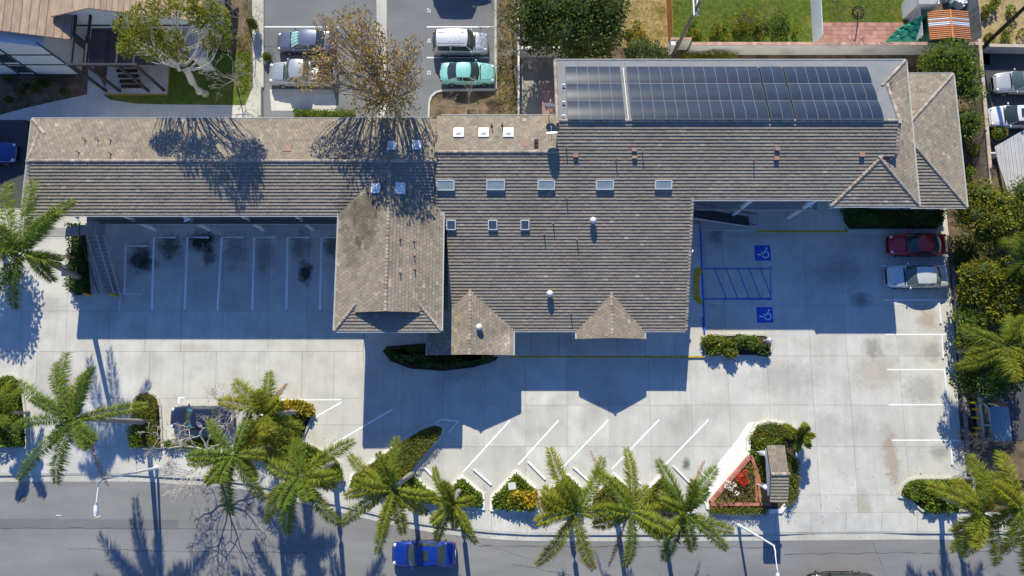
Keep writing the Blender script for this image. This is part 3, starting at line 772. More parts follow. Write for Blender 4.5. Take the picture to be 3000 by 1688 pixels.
# yv: where plane F reaches height z
def yF(z): return BYe+(z-HF)/PB
Xo = XRd+ovr
rF = roof_face(bB, 'front_roof_slope', fF, [
    [(BX0,BYe),(BX1,BYe),(BX1,Yw),(BX0,Yw)], [(BX0b,yF(5.55)),(BX0,yF(5.55)),(BX0,Yw),(BX0b,Yw)], [(BX0b,Yw),(WX0,Yw),(WX0,YRl),(BX0b,YRl)], [(XU,YRl),(WX0,YRl),(WX0,YR),(XU,YR)],
    [(WX0,yF(HB)),(WXm,yF(WH)),(WXm,YR),(WX0,YR)], [(WXm,yF(WH)),(Xo,yF(WH)),(Xo,YR),(WXm,YR)]], single=300)
rB = roof_face(bB, 'back_roof_slope', fB, [[(XU,YB),(XR,YB),(XRd,YB-dg),(XRd,YR),(XU,YR)], [(XRd,YB-dg),(Xo,YB-dg),(Xo,YR),(XRd,YR)]], tile=False,
               mats=(mat('grey_roll_roofing', (0.20,0.205,0.22), rough=.85, var=.12, scale=1.2, bump=.2, bscale=60), M_TILE))
roof_face(bB, 'lower_back_roof_slope', fBl, [[(BX0b,YBl),(XU+0.1,YBl),(XU+0.1,YRl),(BX0b,YRl)]])
rR = roof_face(bB, 'end_roof_slope', fR, [[(XR,YB),(XR,Yw2),(XRd,Yw2+dg),(XRd,YB-dg)], [(XRd,Yw2+dg),(WXm,Yw2+wh),(XRd,yF(WH)+0.3)]])
roof_face(bB, 'corner_front_slope', fW, [[(WX0,Yw2),(XR,Yw2),(WXm,Yw2+wh)]])
roof_face(bB, 'corner_left_slope', fL, [[(WX0,Yw2),(WXm,Yw2+wh),(WXm,yF(WH)),(WX0,yF(HB))]])
caps(rF, (XU,YR,HR), (Xo,YR,HR)); caps(rF, (BX0b,YRl,HRl), (XU,YRl,HRl)); caps(rF, (XR,YB,HB), (XRd,YB-dg,HB+PB*dg)); caps(rF, (XR,Yw2,HB), (WXm,Yw2+wh,WH)); caps(rF, (WX0,Yw2,HB), (WXm,Yw2+wh,WH))
caps(rF, (Xo-.06,YB-dg,fB.z(0,YB-dg)+.03), (Xo-.06,YR,HR+.02)); caps(rF, (Xo-.06,yF(WH)+.2,WH+.1), (Xo-.06,YR,HR+.02)); caps(rF, (BX1-.06,BYe,HF), (BX1-.06,Yw,Hw)); caps(rF, (XU+.06,YB,HB), (XU+.06,YR,HR))
MB().add([(XRd+.05,YB-dg,HB+PB*dg-.1),(XRd+.05,YR,HR-.02),(XRd+.05,yF(WH),WH-.1)], [(0,2,1)]).build('gable_wall', M_STUCCO, bB)
MB().add([(XU+.08,YBl-.3,HBl),(XU+.08,YB,HB-.05),(XU+.08,YR,HR-.05),(XU+.08,YRl,HRl-.05)], [(0,1,2,3)]).build('step_wall', M_STUCCO, bB)
gutter(bB, (BX1+.05,Yw,Hw), (WX0,Yw,Hw), (0,-1)); gutter(bB, (BX0,BYe,HF), (BX1,BYe,HF), (0,-1)); gutter(bB, (XU,YB,HB), (XR,YB,HB), (0,1)); gutter(bB, (WX0,Yw2,HB), (XR,Yw2,HB), (0,-1)); gutter(bB, (XR,Yw2,HB), (XR,YB,HB), (1,0)); gutter(bB, (WX0,Yw2,HB), (WX0,Yw,HB), (-1,0))
gutter(bB, (BX0b+.3,YBl,HBl), (XU,YBl,HBl), (0,1))
# walls follow the slope
wy0 = BYe+1.0
def slopewall(x0, x1, ya, yb, name='wall', cut=0.2):
    MB().add([(x0,ya,-.02),(x1,ya,-.02),(x1,yb,-.02),(x0,yb,-.02),(x0,ya,fF.z(0,ya)-cut),(x1,ya,fF.z(0,ya)-cut),(x1,yb,fF.z(0,yb)-cut),(x0,yb,fF.z(0,yb)-cut)],
             [(0,1,5,4),(1,2,6,5),(2,3,7,6),(3,0,4,7),(4,5,6,7)]).build(name, M_STUCCO, bB)
slopewall(BX0+0.35, BX1-0.35, wy0, Yw+1.7)
slopewall(max(BX0b+.2, AX1+.02), XR-3.6, Yw+1.702, YRl-0.3, name='rear_wall')
walls(bB, XR-3.598, XR-0.7, Yw+1.0, YRl-0.3, HB-0.1, name='rear_wall')
walls(bB, XU+0.3, XR-0.7, YRl-0.298, YB-0.5, HB-0.06, name='upper_wall')
walls(bB, max(BX0b+.2, AX1+.02), XU+0.298, YRl-0.298, YBl-0.45, HBl-0.06, name='upper_wall')
for k in range(6):
    x = BX0+6.4+k*2.0
    if x+1.3 > BX1-0.5: break
    w_ = MB().box(x, x+1.3, wy0-0.03, wy0+.01, 0.5, 2.5).build('window', M_TRIM, bB)
    MB().box(x+.07, x+1.23, wy0-0.045, wy0-.032, 0.57, 2.43).build('pane', M_GLASS, w_)
# balcony of the right wing with two columns and a beam
BZ2 = 3.1
MB().box(BX1-0.34, WX0+0.4, Yw+0.1, Yw+1.69, BZ2-.25, BZ2).build('balcony_slab', MATS['balcony_concrete'], bB)
for px in (2215, 2408):
    p = P(px, 590, Hw-0.2)
    MB().tube([(p.x, Yw+0.3, 0.13), (p.x, Yw+0.3, Hw-0.15)], 0.17, 14).build('column', M_COLUMN, bB)
# ------------------------------------------------------------------ lower hip roof at the right end
HS, PS = 4.5, 0.30
SX1 = (PX(2796,218,HS)+PX(2827,607,HS))/2; SYb = PY(2720,218,HS); SYf = PY(2750,607,HS); SX0 = XR-0.12; sw = SX1-SX0
fS = Face((SX1, SYf, HS), (-1,0), PS); fSb = Face((SX1,SYb,HS), (0,-1), PS); fSf = Face((SX1,SYf,HS), (0,1), PS)
rS = roof_face(bB, 'lower_end_slope', fS, [[(SX1,SYf),(SX1,SYb),(SX0,SYb-sw),(SX0,SYf+sw)]])
roof_face(bB, 'lower_back_slope', fSb, [[(SX0,SYb),(SX1,SYb),(SX0,SYb-sw)]])
roof_face(bB, 'lower_front_slope', fSf, [[(SX0,SYf),(SX1,SYf),(SX0,SYf+sw)]])
caps(rS, (SX1,SYf,HS), (SX0,SYf+sw,HS+PS*sw)); caps(rS, (SX1,SYb,HS), (SX0,SYb-sw,HS+PS*sw))
gutter(bB, (SX0,SYf,HS), (SX1,SYf,HS), (0,-1)); gutter(bB, (SX1,SYf,HS), (SX1,SYb,HS), (1,0)); gutter(bB, (SX0,SYb,HS), (SX1,SYb,HS), (0,1))
walls(bB, XR-0.698, SX1-0.6, SYf+0.9, SYb-0.6, HS-0.05, name='end_wall')
# ------------------------------------------------------------------ porch and front gablet
def gable_porch(x0, x1, ye, h0, h1, nm, wall=True):
    xm = (x0+x1)/2; p = (h1-h0)/(xm-x0)
    fl = Face((x0, ye, h0), (1,0), p); fr = Face((x1, ye, h0), (-1,0), p)
    yr = yF(h1); y0 = max(yF(h0), BYe)
    if y0 < BYe+0.01: y0 = BYe
    r = roof_face(bB, nm+'_left_slope', fl, [[(x0,ye),(xm,ye),(xm,yr),(x0,yF(h0) if h0 > HF else BYe)]])
    roof_face(bB, nm+'_right_slope', fr, [[(x1,ye),(x1,yF(h0) if h0 > HF else BYe),(xm,yr),(xm,ye)]])
    caps(r, (xm,ye,h1), (xm,yr-.1,h1), lift=0.035)
    MB().add([(x0+.2,ye+.35,h0-.05),(x1-.2,ye+.35,h0-.05),(xm,ye+.35,h1-.1)], [(0,1,2)]).build('gable_wall', M_STUCCO, bB)
    gutter(bB, (x0,ye,h0), (x0,BYe,h0), (-1,0)); gutter(bB, (x1,ye,h0), (x1,BYe,h0), (1,0))
gable_porch(PX(1690,992,3.1), PX(1888,992,3.1), PY(1790,992,3.5), 3.1, 4.02, 'gablet')
POX0, POX1, POY = PX(1252,1040,3.15), PX(1503,1040,3.15), PY(1380,1040,3.5)
gable_porch(POX0, POX1, POY, 3.15, 4.1, 'porch')
for x in (POX0+.5, POX1-.5): MB().tube([(x, POY+.45, 0), (x, POY+.45, 3.05)], 0.16, 14).build('porch_column', M_COLUMN, bB)
MB().box(POX0+.3, POX1-.3, POY+.36, POY+.54, 2.8, 3.05).build('porch_beam', M_TRIM, bB)
# ================================================================== solar panels
M_SOLAR = mat('solar_cell', (0.022, 0.033, 0.058), rough=0.30, var=0.15, scale=1.5, spec=0.42)
M_SFRAME = mat('panel_edge_metal', (0.20, 0.215, 0.24), rough=0.55, var=0.05)
rowsY = [fB.hit(1900, y, 0.22).y for y in (197, 247, 298, 352)]
groups = [(1656,1817,5,'left'), (1836,2220,12,'long middle'), (2226,2290,2,'narrow'), (2296,2541,8,'right')]
grow = ['back row by the eave', 'middle row', 'row along the ridge']
for (xa, xb, n, gn) in groups:
    X0 = fB.hit(xa, 200, 0.22).x; X1 = fB.hit(xb, 200, 0.22).x; w = (X1-X0)/n
    for r in range(3):
        ya, yb = rowsY[r], rowsY[r+1]
        for k in range(n):
            cx = X0+(k+.5)*w; cy = (ya+yb)/2; base = fB.pt(cx, cy, 0.0)
            root = empty('solar_collector', base, label='dark arched solar collector, %s of the %s bank' % (grow[r], gn), cat='solar panel', group='solar panels, %s bank, %s' % (gn, grow[r]))
            gl = MB(); N = 8; vs = []
            g = 0.012
            for i in range(N+1):
                t = i/N; y = ya-0.012+(yb-ya+0.024)*t
                off = 0.20+0.085*4*t*(1-t)
                for x in (cx-w/2+g, cx+w/2-g): vs.append(fB.pt(x, y, off))
            gl.add(vs, [(2*i+1, 2*i, 2*i+2, 2*i+3) for i in range(N)], smooth=True)
            gl.build('cell_sheet', M_SOLAR, root)
            fr = MB()
            for x in (cx-w/2, cx+w/2-g):
                vs = []
                for i in range(N+1):
                    t = i/N; y = ya+(yb-ya)*t; off = 0.205+0.085*4*t*(1-t)
                    vs += [fB.pt(x, y, off), fB.pt(x+g, y, off), fB.pt(x, y, 0.01), fB.pt(x+g, y, 0.01)]
                fr.add(vs, [(4*i, 4*i+1, 4*i+5, 4*i+4) for i in range(N)]+[(4*i, 4*i+4, 4*i+6, 4*i+2) for i in range(N)]+[(4*i+1, 4*i+3, 4*i+7, 4*i+5) for i in range(N)])
            for y in (ya-0.01, yb+0.01):
                a = fB.pt(cx-w/2, y, 0.20); b = fB.pt(cx+w/2, y, 0.20)
                fr.tube([a, b], 0.022, 6)
            fr.build('panel_frame', M_SFRAME, root)
# feed pipes between the banks and white end valves
for (px, lab) in ((1826,'left and middle banks'), (2223,'middle and narrow banks'), (2293,'narrow and right banks')):
    a = fB.hit(px, 200, 0.14); x = a.x
    MB().tube([fB.pt(x, rowsY[0], .09), fB.pt(x, rowsY[3], .09)], 0.03, 8).build('solar_feed_pipe', M_BLACK if px > 2000 else M_WHITEM, label='pipe on the roof between the %s of solar panels' % lab, cat='pipe')
for k, y in enumerate((249, 299, 339)):
    a = fB.hit(1652, y, 0.2)
    MB().tube([a+Vector((-.12,0,0)), a+Vector((.1,0,0))], 0.07, 10).tube([a+Vector((-.05,0,0)), a+Vector((-.05,-.1,-.15))], .04, 8).build('pipe_valve', M_WHITEM, label='white pipe valve at the %s end of the left solar bank' % ('upper','middle','lower')[k], cat='valve')
# ================================================================== skylights
def skylight(face, x0, y0, x1, y1, label, group, dome=False, hk=0.26):
    a = face.hit(x0, y1, hk); b = face.hit(x1, y0, hk)
    us0 = face.to_us(a.x, a.y); us1 = face.to_us(b.x, b.y)
    # remove normal offset drift: recompute in face frame
    def fr(p): d = p-face.e; return (d.dot(face.u), d.dot(face.v))
    (ua, sa), (ub, sb) = fr(a), fr(b)
    ua, ub = min(ua, ub), max(ua, ub); sa, sb = min(sa, sb), max(sa, sb)
    root = empty('skylight', face.from_us((ua+ub)/2, (sa+sb)/2, 0), label=label, cat='skylight', group=group)
    e = 0.06 if not dome else 0.13
    c = [(ua,sa),(ub,sa),(ub,sb),(ua,sb)]; ci = [(ua+e,sa+e),(ub-e,sa+e),(ub-e,sb-e),(ua+e,sb-e)]
    F_ = face.from_us
    mb = MB(); mb.add([F_(*p, 0.0) for p in c]+[F_(*p, hk) for p in c]+[F_(*p, hk) for p in ci]+[F_(*p, hk-0.05) for p in ci],
                      [(i,(i+1)%4,4+(i+1)%4,4+i) for i in range(4)]+[(4+i,4+(i+1)%4,8+(i+1)%4,8+i) for i in range(4)]+[(8+i,8+(i+1)%4,12+(i+1)%4,12+i) for i in range(4)])
    fr_ = mb.build('frame', M_WHITEM, root)
    if not dome:
        MB().add([F_(*p, hk-0.02) for p in ci], [(0,1,2,3)]).build('pane', M_SKYGL if ub-ua < 1.0 else mat('frosted_skylight', (0.30,0.36,0.36), rough=.2, var=.1, spec=.5), root)
    else:
        mb = MB(); N = 8; vs = []
        for i in range(N+1):
            for j in range(N+1):
                s, t = i/N, j/N
                hgt = 0.16*(max(0.0, 16*s*(1-s)*t*(1-t)))**0.5
                vs.append(F_(ci[0][0]+(ci[1][0]-ci[0][0])*s, ci[0][1]+(ci[3][1]-ci[0][1])*t, hk-0.02+hgt))
        mb.add(vs, [(i*(N+1)+j, (i+1)*(N+1)+j, (i+1)*(N+1)+j+1, i*(N+1)+j+1) for i in range(N) for j in range(N)], smooth=True)
        mb.build('dome', mat('milky_acrylic', (0.70,0.72,0.74), rough=.2, var=.04, spec=.6), root)
lab = ['beside the step of the roofs','second from the roof step','in the middle of the row','second from the right end','at the end above the disabled bays']
for k, q in enumerate([(1279,528,1331,558),(1425,527,1479,557),(1575,528,1626,556),(1746,528,1799,556),(1919,528,1970,555)]):
    skylight(fF, *q, 'wide white framed skylight on the front slope, %s' % ['by the roof step','second from the roof step','third from the roof step','fourth from the roof step','fifth from the roof step'][k], 'wide skylights in a row on the front slope', hk=0.22)
for k, q in enumerate([(1308,645,1335,674),(1430,645,1457,674),(1525,645,1551,674)]):
    skylight(fF, *q, 'small square dark skylight low on the front slope, %s' % ['next to the gable wing','between the other two','nearest the white roof vent'][k], 'small square skylights', hk=0.2)
for k, q in enumerate([(1328,374,1359,400),(1402,374,1432,400),(1474,374,1504,400)]):
    skylight(fBl, *q, 'white domed skylight on the step roof, %s' % ['first beside the tree shadow','in the middle of three','nearest the satellite dishes'][k], 'domed skylights on the step roof', dome=True, hk=0.14)
for k, q in enumerate([(1134,413,1162,438),(1207,411,1236,437)]):
    skylight(fAb, *q, 'white domed skylight on the tan back slope, %s' % ['in the tree shadow','at the shadow edge'][k], 'domed skylights on the back slope', dome=True, hk=0.12)
skylight(fGl, 1086, 536, 1113, 566, 'milky domed skylight on the left side of the wing roof', 'domed skylights on the wing roof', dome=True, hk=0.14)
skylight(fGr, 1158, 536, 1188, 566, 'milky domed skylight on the right side of the wing roof', 'domed skylights on the wing roof', dome=True, hk=0.14)
# ================================================================== vents and pipes
def turbine(face, px, py, label):
    p = face.hit(px, py, 0.40); b = Vector((p.x, p.y, face.z(p.x, p.y)))
    root = empty('roof_vent', b, label=label, cat='roof vent', group='white globe roof vents')
    MB().tube([b-Vector((0,0,.05)), b+Vector((0,0,.22))], 0.13, 12).build('pipe', M_WHITEM, root)
    mb = MB(); mb.ball(b+Vector((0,0,.36)), (0.24,0.24,0.21), 16, 10); mb.build('globe', M_WHITEM, root)
    mb = MB()
    for k in range(12):
        a = 2*math.pi*k/12; c, s = math.cos(a), math.sin(a)
        mb.tube([b+Vector((c*.12, s*.12, .54)), b+Vector((c*.235, s*.235, .42)), b+Vector((c*.235, s*.235, .30)), b+Vector((c*.14, s*.14, .18))], 0.014, 4)
    mb.build('fins', M_GUTTER, root)
turbine(fF, 1738, 645, 'white globe roof vent above the front gablet')
turbine(fF, 1611, 860, 'white globe roof vent low on the front slope by the gablet')
fPr = Face((POX1, POY, 3.15), (-1,0), (4.1-3.15)/((POX1-POX0)/2))
turbine(fPr, 1404, 958, 'white globe roof vent on the porch roof')
def pipe(face, px, py, h, lab, m, grp):
    p = face.hit(px, py, h); b = Vector((p.x, p.y, face.z(p.x, p.y)))
    root = empty('vent_pipe', b, label=lab, cat='vent pipe', group=grp)
    MB().tube([b-Vector((0,0,.05)), b+Vector((0,0,h))], 0.035, 8).build('pipe', m, root)
    MB().tube([b+Vector((0,0,-.02)), b+Vector((0,0,.06)), b+Vector((0,0,.1))], [0.12, 0.09, 0.04], 10).build('flashing', m, root)
for q in ((1660,428),(1807,462),(1885,440),(2214,470),(1661,578),(1622,652),(1595,684),(1692,700),(1674,918)):
    pipe(fF, *q, 0.45, 'thin dark vent pipe standing on the front roof slope', M_PINK, 'vent pipes on the front slope')
for q in ((1170,697),(1211,704),(1212,747),(1213,787),(1170,797)): pipe(fGr, *q, 0.4, 'thin vent pipe on the right side of the wing roof', M_PINK, 'vent pipes on the wing roof')
for q in ((240,405),(278,405),(315,405),(220,441),(315,445),(962,402),(1004,402)): pipe(fAb, *q, 0.45, 'thin vent pipe on the tan back roof slope', M_PINK, 'vent pipes on the back slope')
for q in ((1440,362),(1471,360)): pipe(fBl, *q, 0.6, 'taller vent pipe between the domed skylights of the step roof', M_DKWOOD, 'vent pipes on the step roof')
pipe(fR, 2617, 237, 0.4, 'lone vent pipe on the hip slope beside the solar panels', M_PINK, None); pipe(fR, 2612, 465, 0.4, 'lone vent pipe on the hip slope above the corner roof', M_PINK, None)
def boxvent(face, px, py, w, l, h, lab, grp, m=None):
    p = face.hit(px, py, h); b = Vector((p.x, p.y, 0)); d = p-face.e; u, s = d.dot(face.u), d.dot(face.v)
    root = empty('box_vent', face.from_us(u, s, 0), label=lab, cat='roof vent', group=grp)
    F_ = face.from_us; c = [(u-w/2,s-l/2),(u+w/2,s-l/2),(u+w/2,s+l/2),(u-w/2,s+l/2)]
    mb = MB(); mb.add([F_(*q, 0) for q in c]+[F_(c[0][0],c[0][1],h),F_(c[1][0],c[1][1],h),F_(c[2][0],c[2][1],h*.55),F_(c[3][0],c[3][1],h*.55)], [(4,5,6,7),(0,1,5,4),(1,2,6,5),(2,3,7,6),(3,0,4,7)])
    mb.build('hood', m or M_PINK, root)
    e = .04
    MB().add([F_(u-w/2+e, s-l/2-.004, .03), F_(u+w/2-e, s-l/2-.004, .03), F_(u+w/2-e, s-l/2-.004, h-.04), F_(u-w/2+e, s-l/2-.004, h-.04)], [(0,1,2,3)]).build('louvre', M_BLACK, root)
bl = ['beside the dish shadow','upper of the pair above the skylights','lower of the pair above the skylights','upper of the pair near the hip','lower of the pair near the hip','by the corner hip']
for k, q in enumerate(((1687,455),(1859,438),(1860,459),(2279,435),(2277,463),(2528,453))): boxvent(fF, *q, .34, .25, .22, 'terracotta box vent on the front slope, %s' % bl[k], 'box vents on the front slope')
boxvent(fAb, 841, 433, .6, .5, .12, 'flat pinkish vent hood on the tan back slope', None); boxvent(fBl, 1537, 417, .55, .55, .12, 'flat pinkish vent hood on the step roof', None)
boxvent(fBl, 1571, 412, .3, .25, .2, 'small dark box vent on the step roof, farther from the ridge', None, M_DKWOOD); boxvent(fBl, 1571, 425, .3, .25, .2, 'small dark box vent on the step roof, nearer the ridge', None, M_DKWOOD)
# ================================================================== satellite dishes
def dish(face, px, py, hgt, rad, az, el, label):
    c = face.hit(px, py, hgt); b = Vector((c.x, c.y-0.25, face.z(c.x, c.y-0.25)))
    root = empty('satellite_dish', b, label=label, cat='satellite dish', group='satellite dishes at the roof step')
    ax = Vector((math.cos(el)*math.cos(az), math.cos(el)*math.sin(az), math.sin(el)))
    MB().tube([b, Vector((b.x, b.y, c.z-.25)), c-ax*0.1], 0.03, 8).build('mast', M_GUTTER, root)
    s = ax.cross(Vector((0,0,1))).normalized(); u = s.cross(ax)
    mb = MB(); N = 20; rings = [(0, 0), (.3, .015), (.6, .055), (.85, .11), (1, .155)]
    vs = [c]; fs = []
    for r, dd in rings[1:]:
        for k in range(N):
            a = 2*math.pi*k/N; vs.append(c+ax*dd*rad*1.6+(s*math.cos(a)+u*math.sin(a)*1.1)*r*rad)
    for k in range(N): fs.append((0, 1+k, 1+(k+1)%N))
    for i in range(len(rings)-2):
        for k in range(N): fs.append((1+i*N+k, 1+(i+1)*N+k, 1+(i+1)*N+(k+1)%N, 1+i*N+(k+1)%N))
    mb.add(vs, fs, smooth=True); mb.build('reflector', M_WHITEM, root)
    tip = c+ax*rad*1.25-u*rad*.5
    MB().tube([c-u*rad*1.0+ax*.25*rad, tip], 0.015, 6).tube([tip, tip-ax*.12], .04, 8).build('feed_arm', M_GUTTER, root)
dish(fBl, 1610, 311, 1.35, 0.40, R(80), R(12), 'white satellite dish seen edge on at the roof step')
dish(fF, 1617, 393, 0.55, 0.42, R(95), R(30), 'satellite dish casting an oval shadow on the front slope')
# ================================================================== wall lamps
def floodlight(px, py, z, rz, label):
    p = P(px, py, z); root = empty('floodlight', p, label=label, cat='floodlight')
    M3 = Matrix.Rotation(rz, 3, 'Z')
    MB().obox(p, .36, .20, .12, M=M3).build('lamp_housing', M_WHITEM, root)
    MB().tube([p+Vector((0,0,.02)), p+M3 @ Vector((-.35,.0,-.06))], 0.03, 6).build('bracket', M_GUTTER, root)
floodlight(2024, 738, 4.6, R(55), 'white floodlight on the right edge of the front slope')
floodlight(2371, 599, 5.9, R(120), 'white floodlight under the eave above the disabled bays')
floodlight(549, 643, 5.7, R(30), 'small floodlight under the eave over the left parking bays')
floodlight(229, 634, 5.7, R(90), 'small floodlight under the eave above the outdoor stairs')
# ================================================================== outdoor stairs
M_STAIRW = mat('stair_rail_paint', (0.42,0.40,0.42), rough=.6, var=.08); M_TREAD = concrete('stair_tread_concrete', (0.36,0.36,0.34)); M_RAILD = MATS['dark_rail_paint']
M_BOLL = mat('yellow_bollard_paint', (0.62, 0.36, 0.02), rough=.6, var=.12)
sx0 = PX(250,690,BZ)+.1; sx1 = PX(303,690,BZ); sy1 = PY(280,690,BZ); sy0 = PY(300,868,0.1)
st = empty('outdoor_stairs', ((sx0+sx1)/2, sy0, 0), label='outdoor stairs from the balcony down to the left parking bays', cat='stairs')
MB().box(sx0, sx1, sy1, AYf+0.08-.003, BZ-.2, BZ).build('landing', M_TREAD, st)
NT = 15; run = (sy1-sy0)/NT; rise = BZ/NT
for k in range(NT-1):
    y = sy1-(k+1)*run; z = BZ-(k+1)*rise
    MB().box(sx0+.06, sx1-.06, y, y+run*.93, z-.06, z).build('tread', M_TREAD, st)
for x in (sx0, sx1-.05):
    MB().add([(x,sy1,BZ-.28),(x+.05,sy1,BZ-.28),(x+.05,sy1,BZ+.05),(x,sy1,BZ+.05),(x,sy0,-.01),(x+.05,sy0,-.01),(x+.05,sy0,.25),(x,sy0,.25)],[(0,1,2,3)[::-1],(4,5,6,7),(0,4,7,3),(1,2,6,5),(3,7,6,2),(0,1,5,4)]).build('stringer', M_STAIRW, st)
    MB().tube([(x+.02,AYf+.05,BZ+.95),(x+.02,sy1,BZ+.95),(x+.02,sy0+.1,1.0)], .035, 8).build('handrail', M_STAIRW if x > sx0 else M_RAILD, st)
    mb = MB()
    for k in range(NT*2):
        t = k/(NT*2); y = sy1+(sy0-sy1)*t; z = BZ*(1-t); mb.tube([(x+.02,y,z),(x+.02,y,z+.92)], .009, 4)
    mb.build('balusters', M_RAILD, st, kind='stuff')
ux0 = PX(150,650,BZ)
for k in range(5):
    xa = sx0-.003-(k+1)*.42; MB().box(xa+.02, xa+.42, sy1+.15, AYf+.05, BZ-.12-(k+1)*.17, BZ-(k+1)*.17).build('tread', M_TREAD, st)
MB().box(ux0-1.2, sx0-5*.42-.01, sy1+.15, AYf+.05, BZ-1.2, BZ-1.05).build('lower_landing', M_TREAD, st)
for px, py in ((268,866),(345,867)):
    p = P(px, py); MB().tube([p, p+Vector((0,0,1.0)), p+Vector((0,0,1.06))], [.09,.09,.05], 12).build('bollard', M_BOLL, label='yellow steel bollard at the foot of the outdoor stairs, %s' % ('beside the hedge' if px < 300 else 'beside the first parking bay'), cat='bollard', group='yellow bollards at the stairs')
# right stairs
tx0 = PX(2034,625,BZ2); tx1 = PX(2205,650,.2); ty1 = PY(2100,612,2.6); ty0 = PY(2100,652,1.6)
st2 = empty('outdoor_stairs', (tx1, (ty0+ty1)/2, 0.14), label='dark outdoor stairs under the right wing eave', cat='stairs')
NT = 16; run = (tx1-tx0)/NT; rise = (BZ2-.14)/NT
M_TREADD = mat('dark_stair_tread', (0.10,0.085,0.075), rough=.8, var=.2)
for k in range(NT-1):
    x = tx0+(k+1)*run; z = BZ2-(k+1)*rise
    MB().box(x-run*.95, x, ty0, ty1, z-.06, z).build('tread', M_TREADD, st2)
for y in (ty0-.06, ty1+.01):
    MB().add([(tx0,y,BZ2-.3),(tx0,y+.05,BZ2-.3),(tx0,y+.05,BZ2+.05),(tx0,y,BZ2+.05),(tx1,y,.12),(tx1,y+.05,.12),(tx1,y+.05,.35),(tx1,y,.35)],[(0,1,2,3),(7,6,5,4),(0,3,7,4),(1,5,6,2),(3,2,6,7),(0,4,5,1)]).build('stringer', M_STAIRW, st2)
    MB().tube([(tx0,y+.02,BZ2+.9),(tx1,y+.02,1.0)], .03, 8).build('handrail', M_RAILD, st2)
# ================================================================== ground patches
def patch(px, m, name, label, z=0.0, kind='structure', cat='ground', th=0.3):
    return MB().prism([P2(*p) for p in px], z-th, z).build(name, m, label=label, cat=cat, kind=kind)
def zz(a): return a
patch([(-260,-120),(778,-120),(772,350),(-260,350)], M_DIRT, 'planting_ground', 'brown earth around the apartment house', z=-0.03)
patch([(-260,344),(0,337),(70,318),(140,302),(255,277),(300,277),(325,293),(400,304),(470,306),(735,309),(735,350),(-260,352)], M_WALK, 'footpath', 'shaded concrete footpath between apartment house and office', z=0.012, cat='path')
patch([(258,170),(312,262),(312,278),(255,279),(258,228)], M_WALK, 'footpath', 'shaded concrete path leading to the apartment stairs', z=0.008, cat='path')
patch([(490,160),(735,150),(735,308),(470,305),(400,303),(325,292),(314,276),(490,276)], M_LAWN, 'lawn', 'dark lawn around the white barked tree', z=0.004, cat='lawn')
patch([(768,-120),(1458,-120),(1458,352),(768,352)], M_ASPH, 'asphalt_lot', 'dark asphalt parking lot behind the office', z=0.0, cat='parking lot')
patch([(1102,-120),(1134,-120),(1131,352),(1106,352)], M_KERB, 'drain_strip', 'pale concrete drain strip down the middle of the asphalt lot', z=0.006, cat='drain')
# concrete apron and low wall lower left of that lot
patch([(790,262),(975,262),(985,300),(985,336),(955,338),(950,325),(795,325)], M_WALK, 'concrete_apron', 'pale concrete pad beside the pickup truck', z=0.014, cat='pavement')
def strip_wall(pts, h, w, m, name, label, cat, z0=-0.02, part=None):
    """wall along ground pixel polyline"""
    P_ = [P(*p) for p in pts]; mb = MB()
    for a, b in zip(P_, P_[1:]):
        d = (b-a).normalized(); q = Vector((-d.y, d.x, 0))*w/2
        mb.prism([(a+q)[:2], (b+q)[:2], (b-q)[:2], (a-q)[:2]], z0, h)
    return mb.build(name, m, label=label, cat=cat)
patch([(738,-120),(769,-120),(769,348),(714,348),(722,300),(742,255)], M_KERB, 'concrete_strip', 'sunlit concrete strip left of the asphalt lot', z=0.05, cat='pavement')
strip_wall([(771,-60),(771,258)], 0.16, 0.18, M_KERB, 'kerb', 'kerb along the left edge of the asphalt lot', 'kerb')
strip_wall([(1452,-60),(1452,262)], 0.16, 0.18, M_KERB, 'kerb', 'kerb along the right edge of the asphalt lot', 'kerb')
strip_wall([(1452,264),(1300,266),(1278,272),(1264,284),(1258,302),(1256,345)], 0.16, 0.16, M_KERB, 'kerb', 'curved kerb around the bare soil corner behind the teal car', 'kerb')
patch([(1258,345),(1262,300),(1270,284),(1300,270),(1520,268),(1520,345)], M_DIRT, 'soil_corner', 'bare brown soil corner behind the teal car', z=0.06, cat='ground')
patch([(1458,-120),(1526,-120),(1522,268),(1458,268)], M_DIRT, 'soil_strip', 'soil strip right of the asphalt lot', z=0.02, cat='ground')
strip_wall([(765,262),(765,345)], 0.5, 0.3, M_KERB, 'low_wall', 'low wall beside the pickup truck', 'wall')
for y, a, b in ((79,775,992),(79,1250,1446),(169,1250,1432)): stripe([(a,y),(b,y)], 0.10, par=bpy.data.objects['asphalt_lot'], z=0.006)
def txt(s, px, py, size, rz, m, par, name='stall_number'):
    c = bpy.data.curves.new(name, 'FONT'); c.body = s; c.size = size; c.align_x = 'CENTER'; c.align_y = 'CENTER'
    o = bpy.data.objects.new(name, c); COL.objects.link(o)
    dg_ = bpy.context.evaluated_depsgraph_get(); me = bpy.data.meshes.new_from_object(o.evaluated_get(dg_))
    bpy.data.objects.remove(o)
    p = P(px, py); n = bpy.data.objects.new(name, me); COL.objects.link(n); me.materials.clear(); me.materials.append(m)
    n.location = (p.x, p.y, 0.007); n.rotation_euler = (0,0,rz); n.parent = par; return n
for s, y in (('27',31),('26',120),('25',213)): txt(s, 1257, y, 0.42, R(90), M_WHITE, bpy.data.objects['asphalt_lot'])
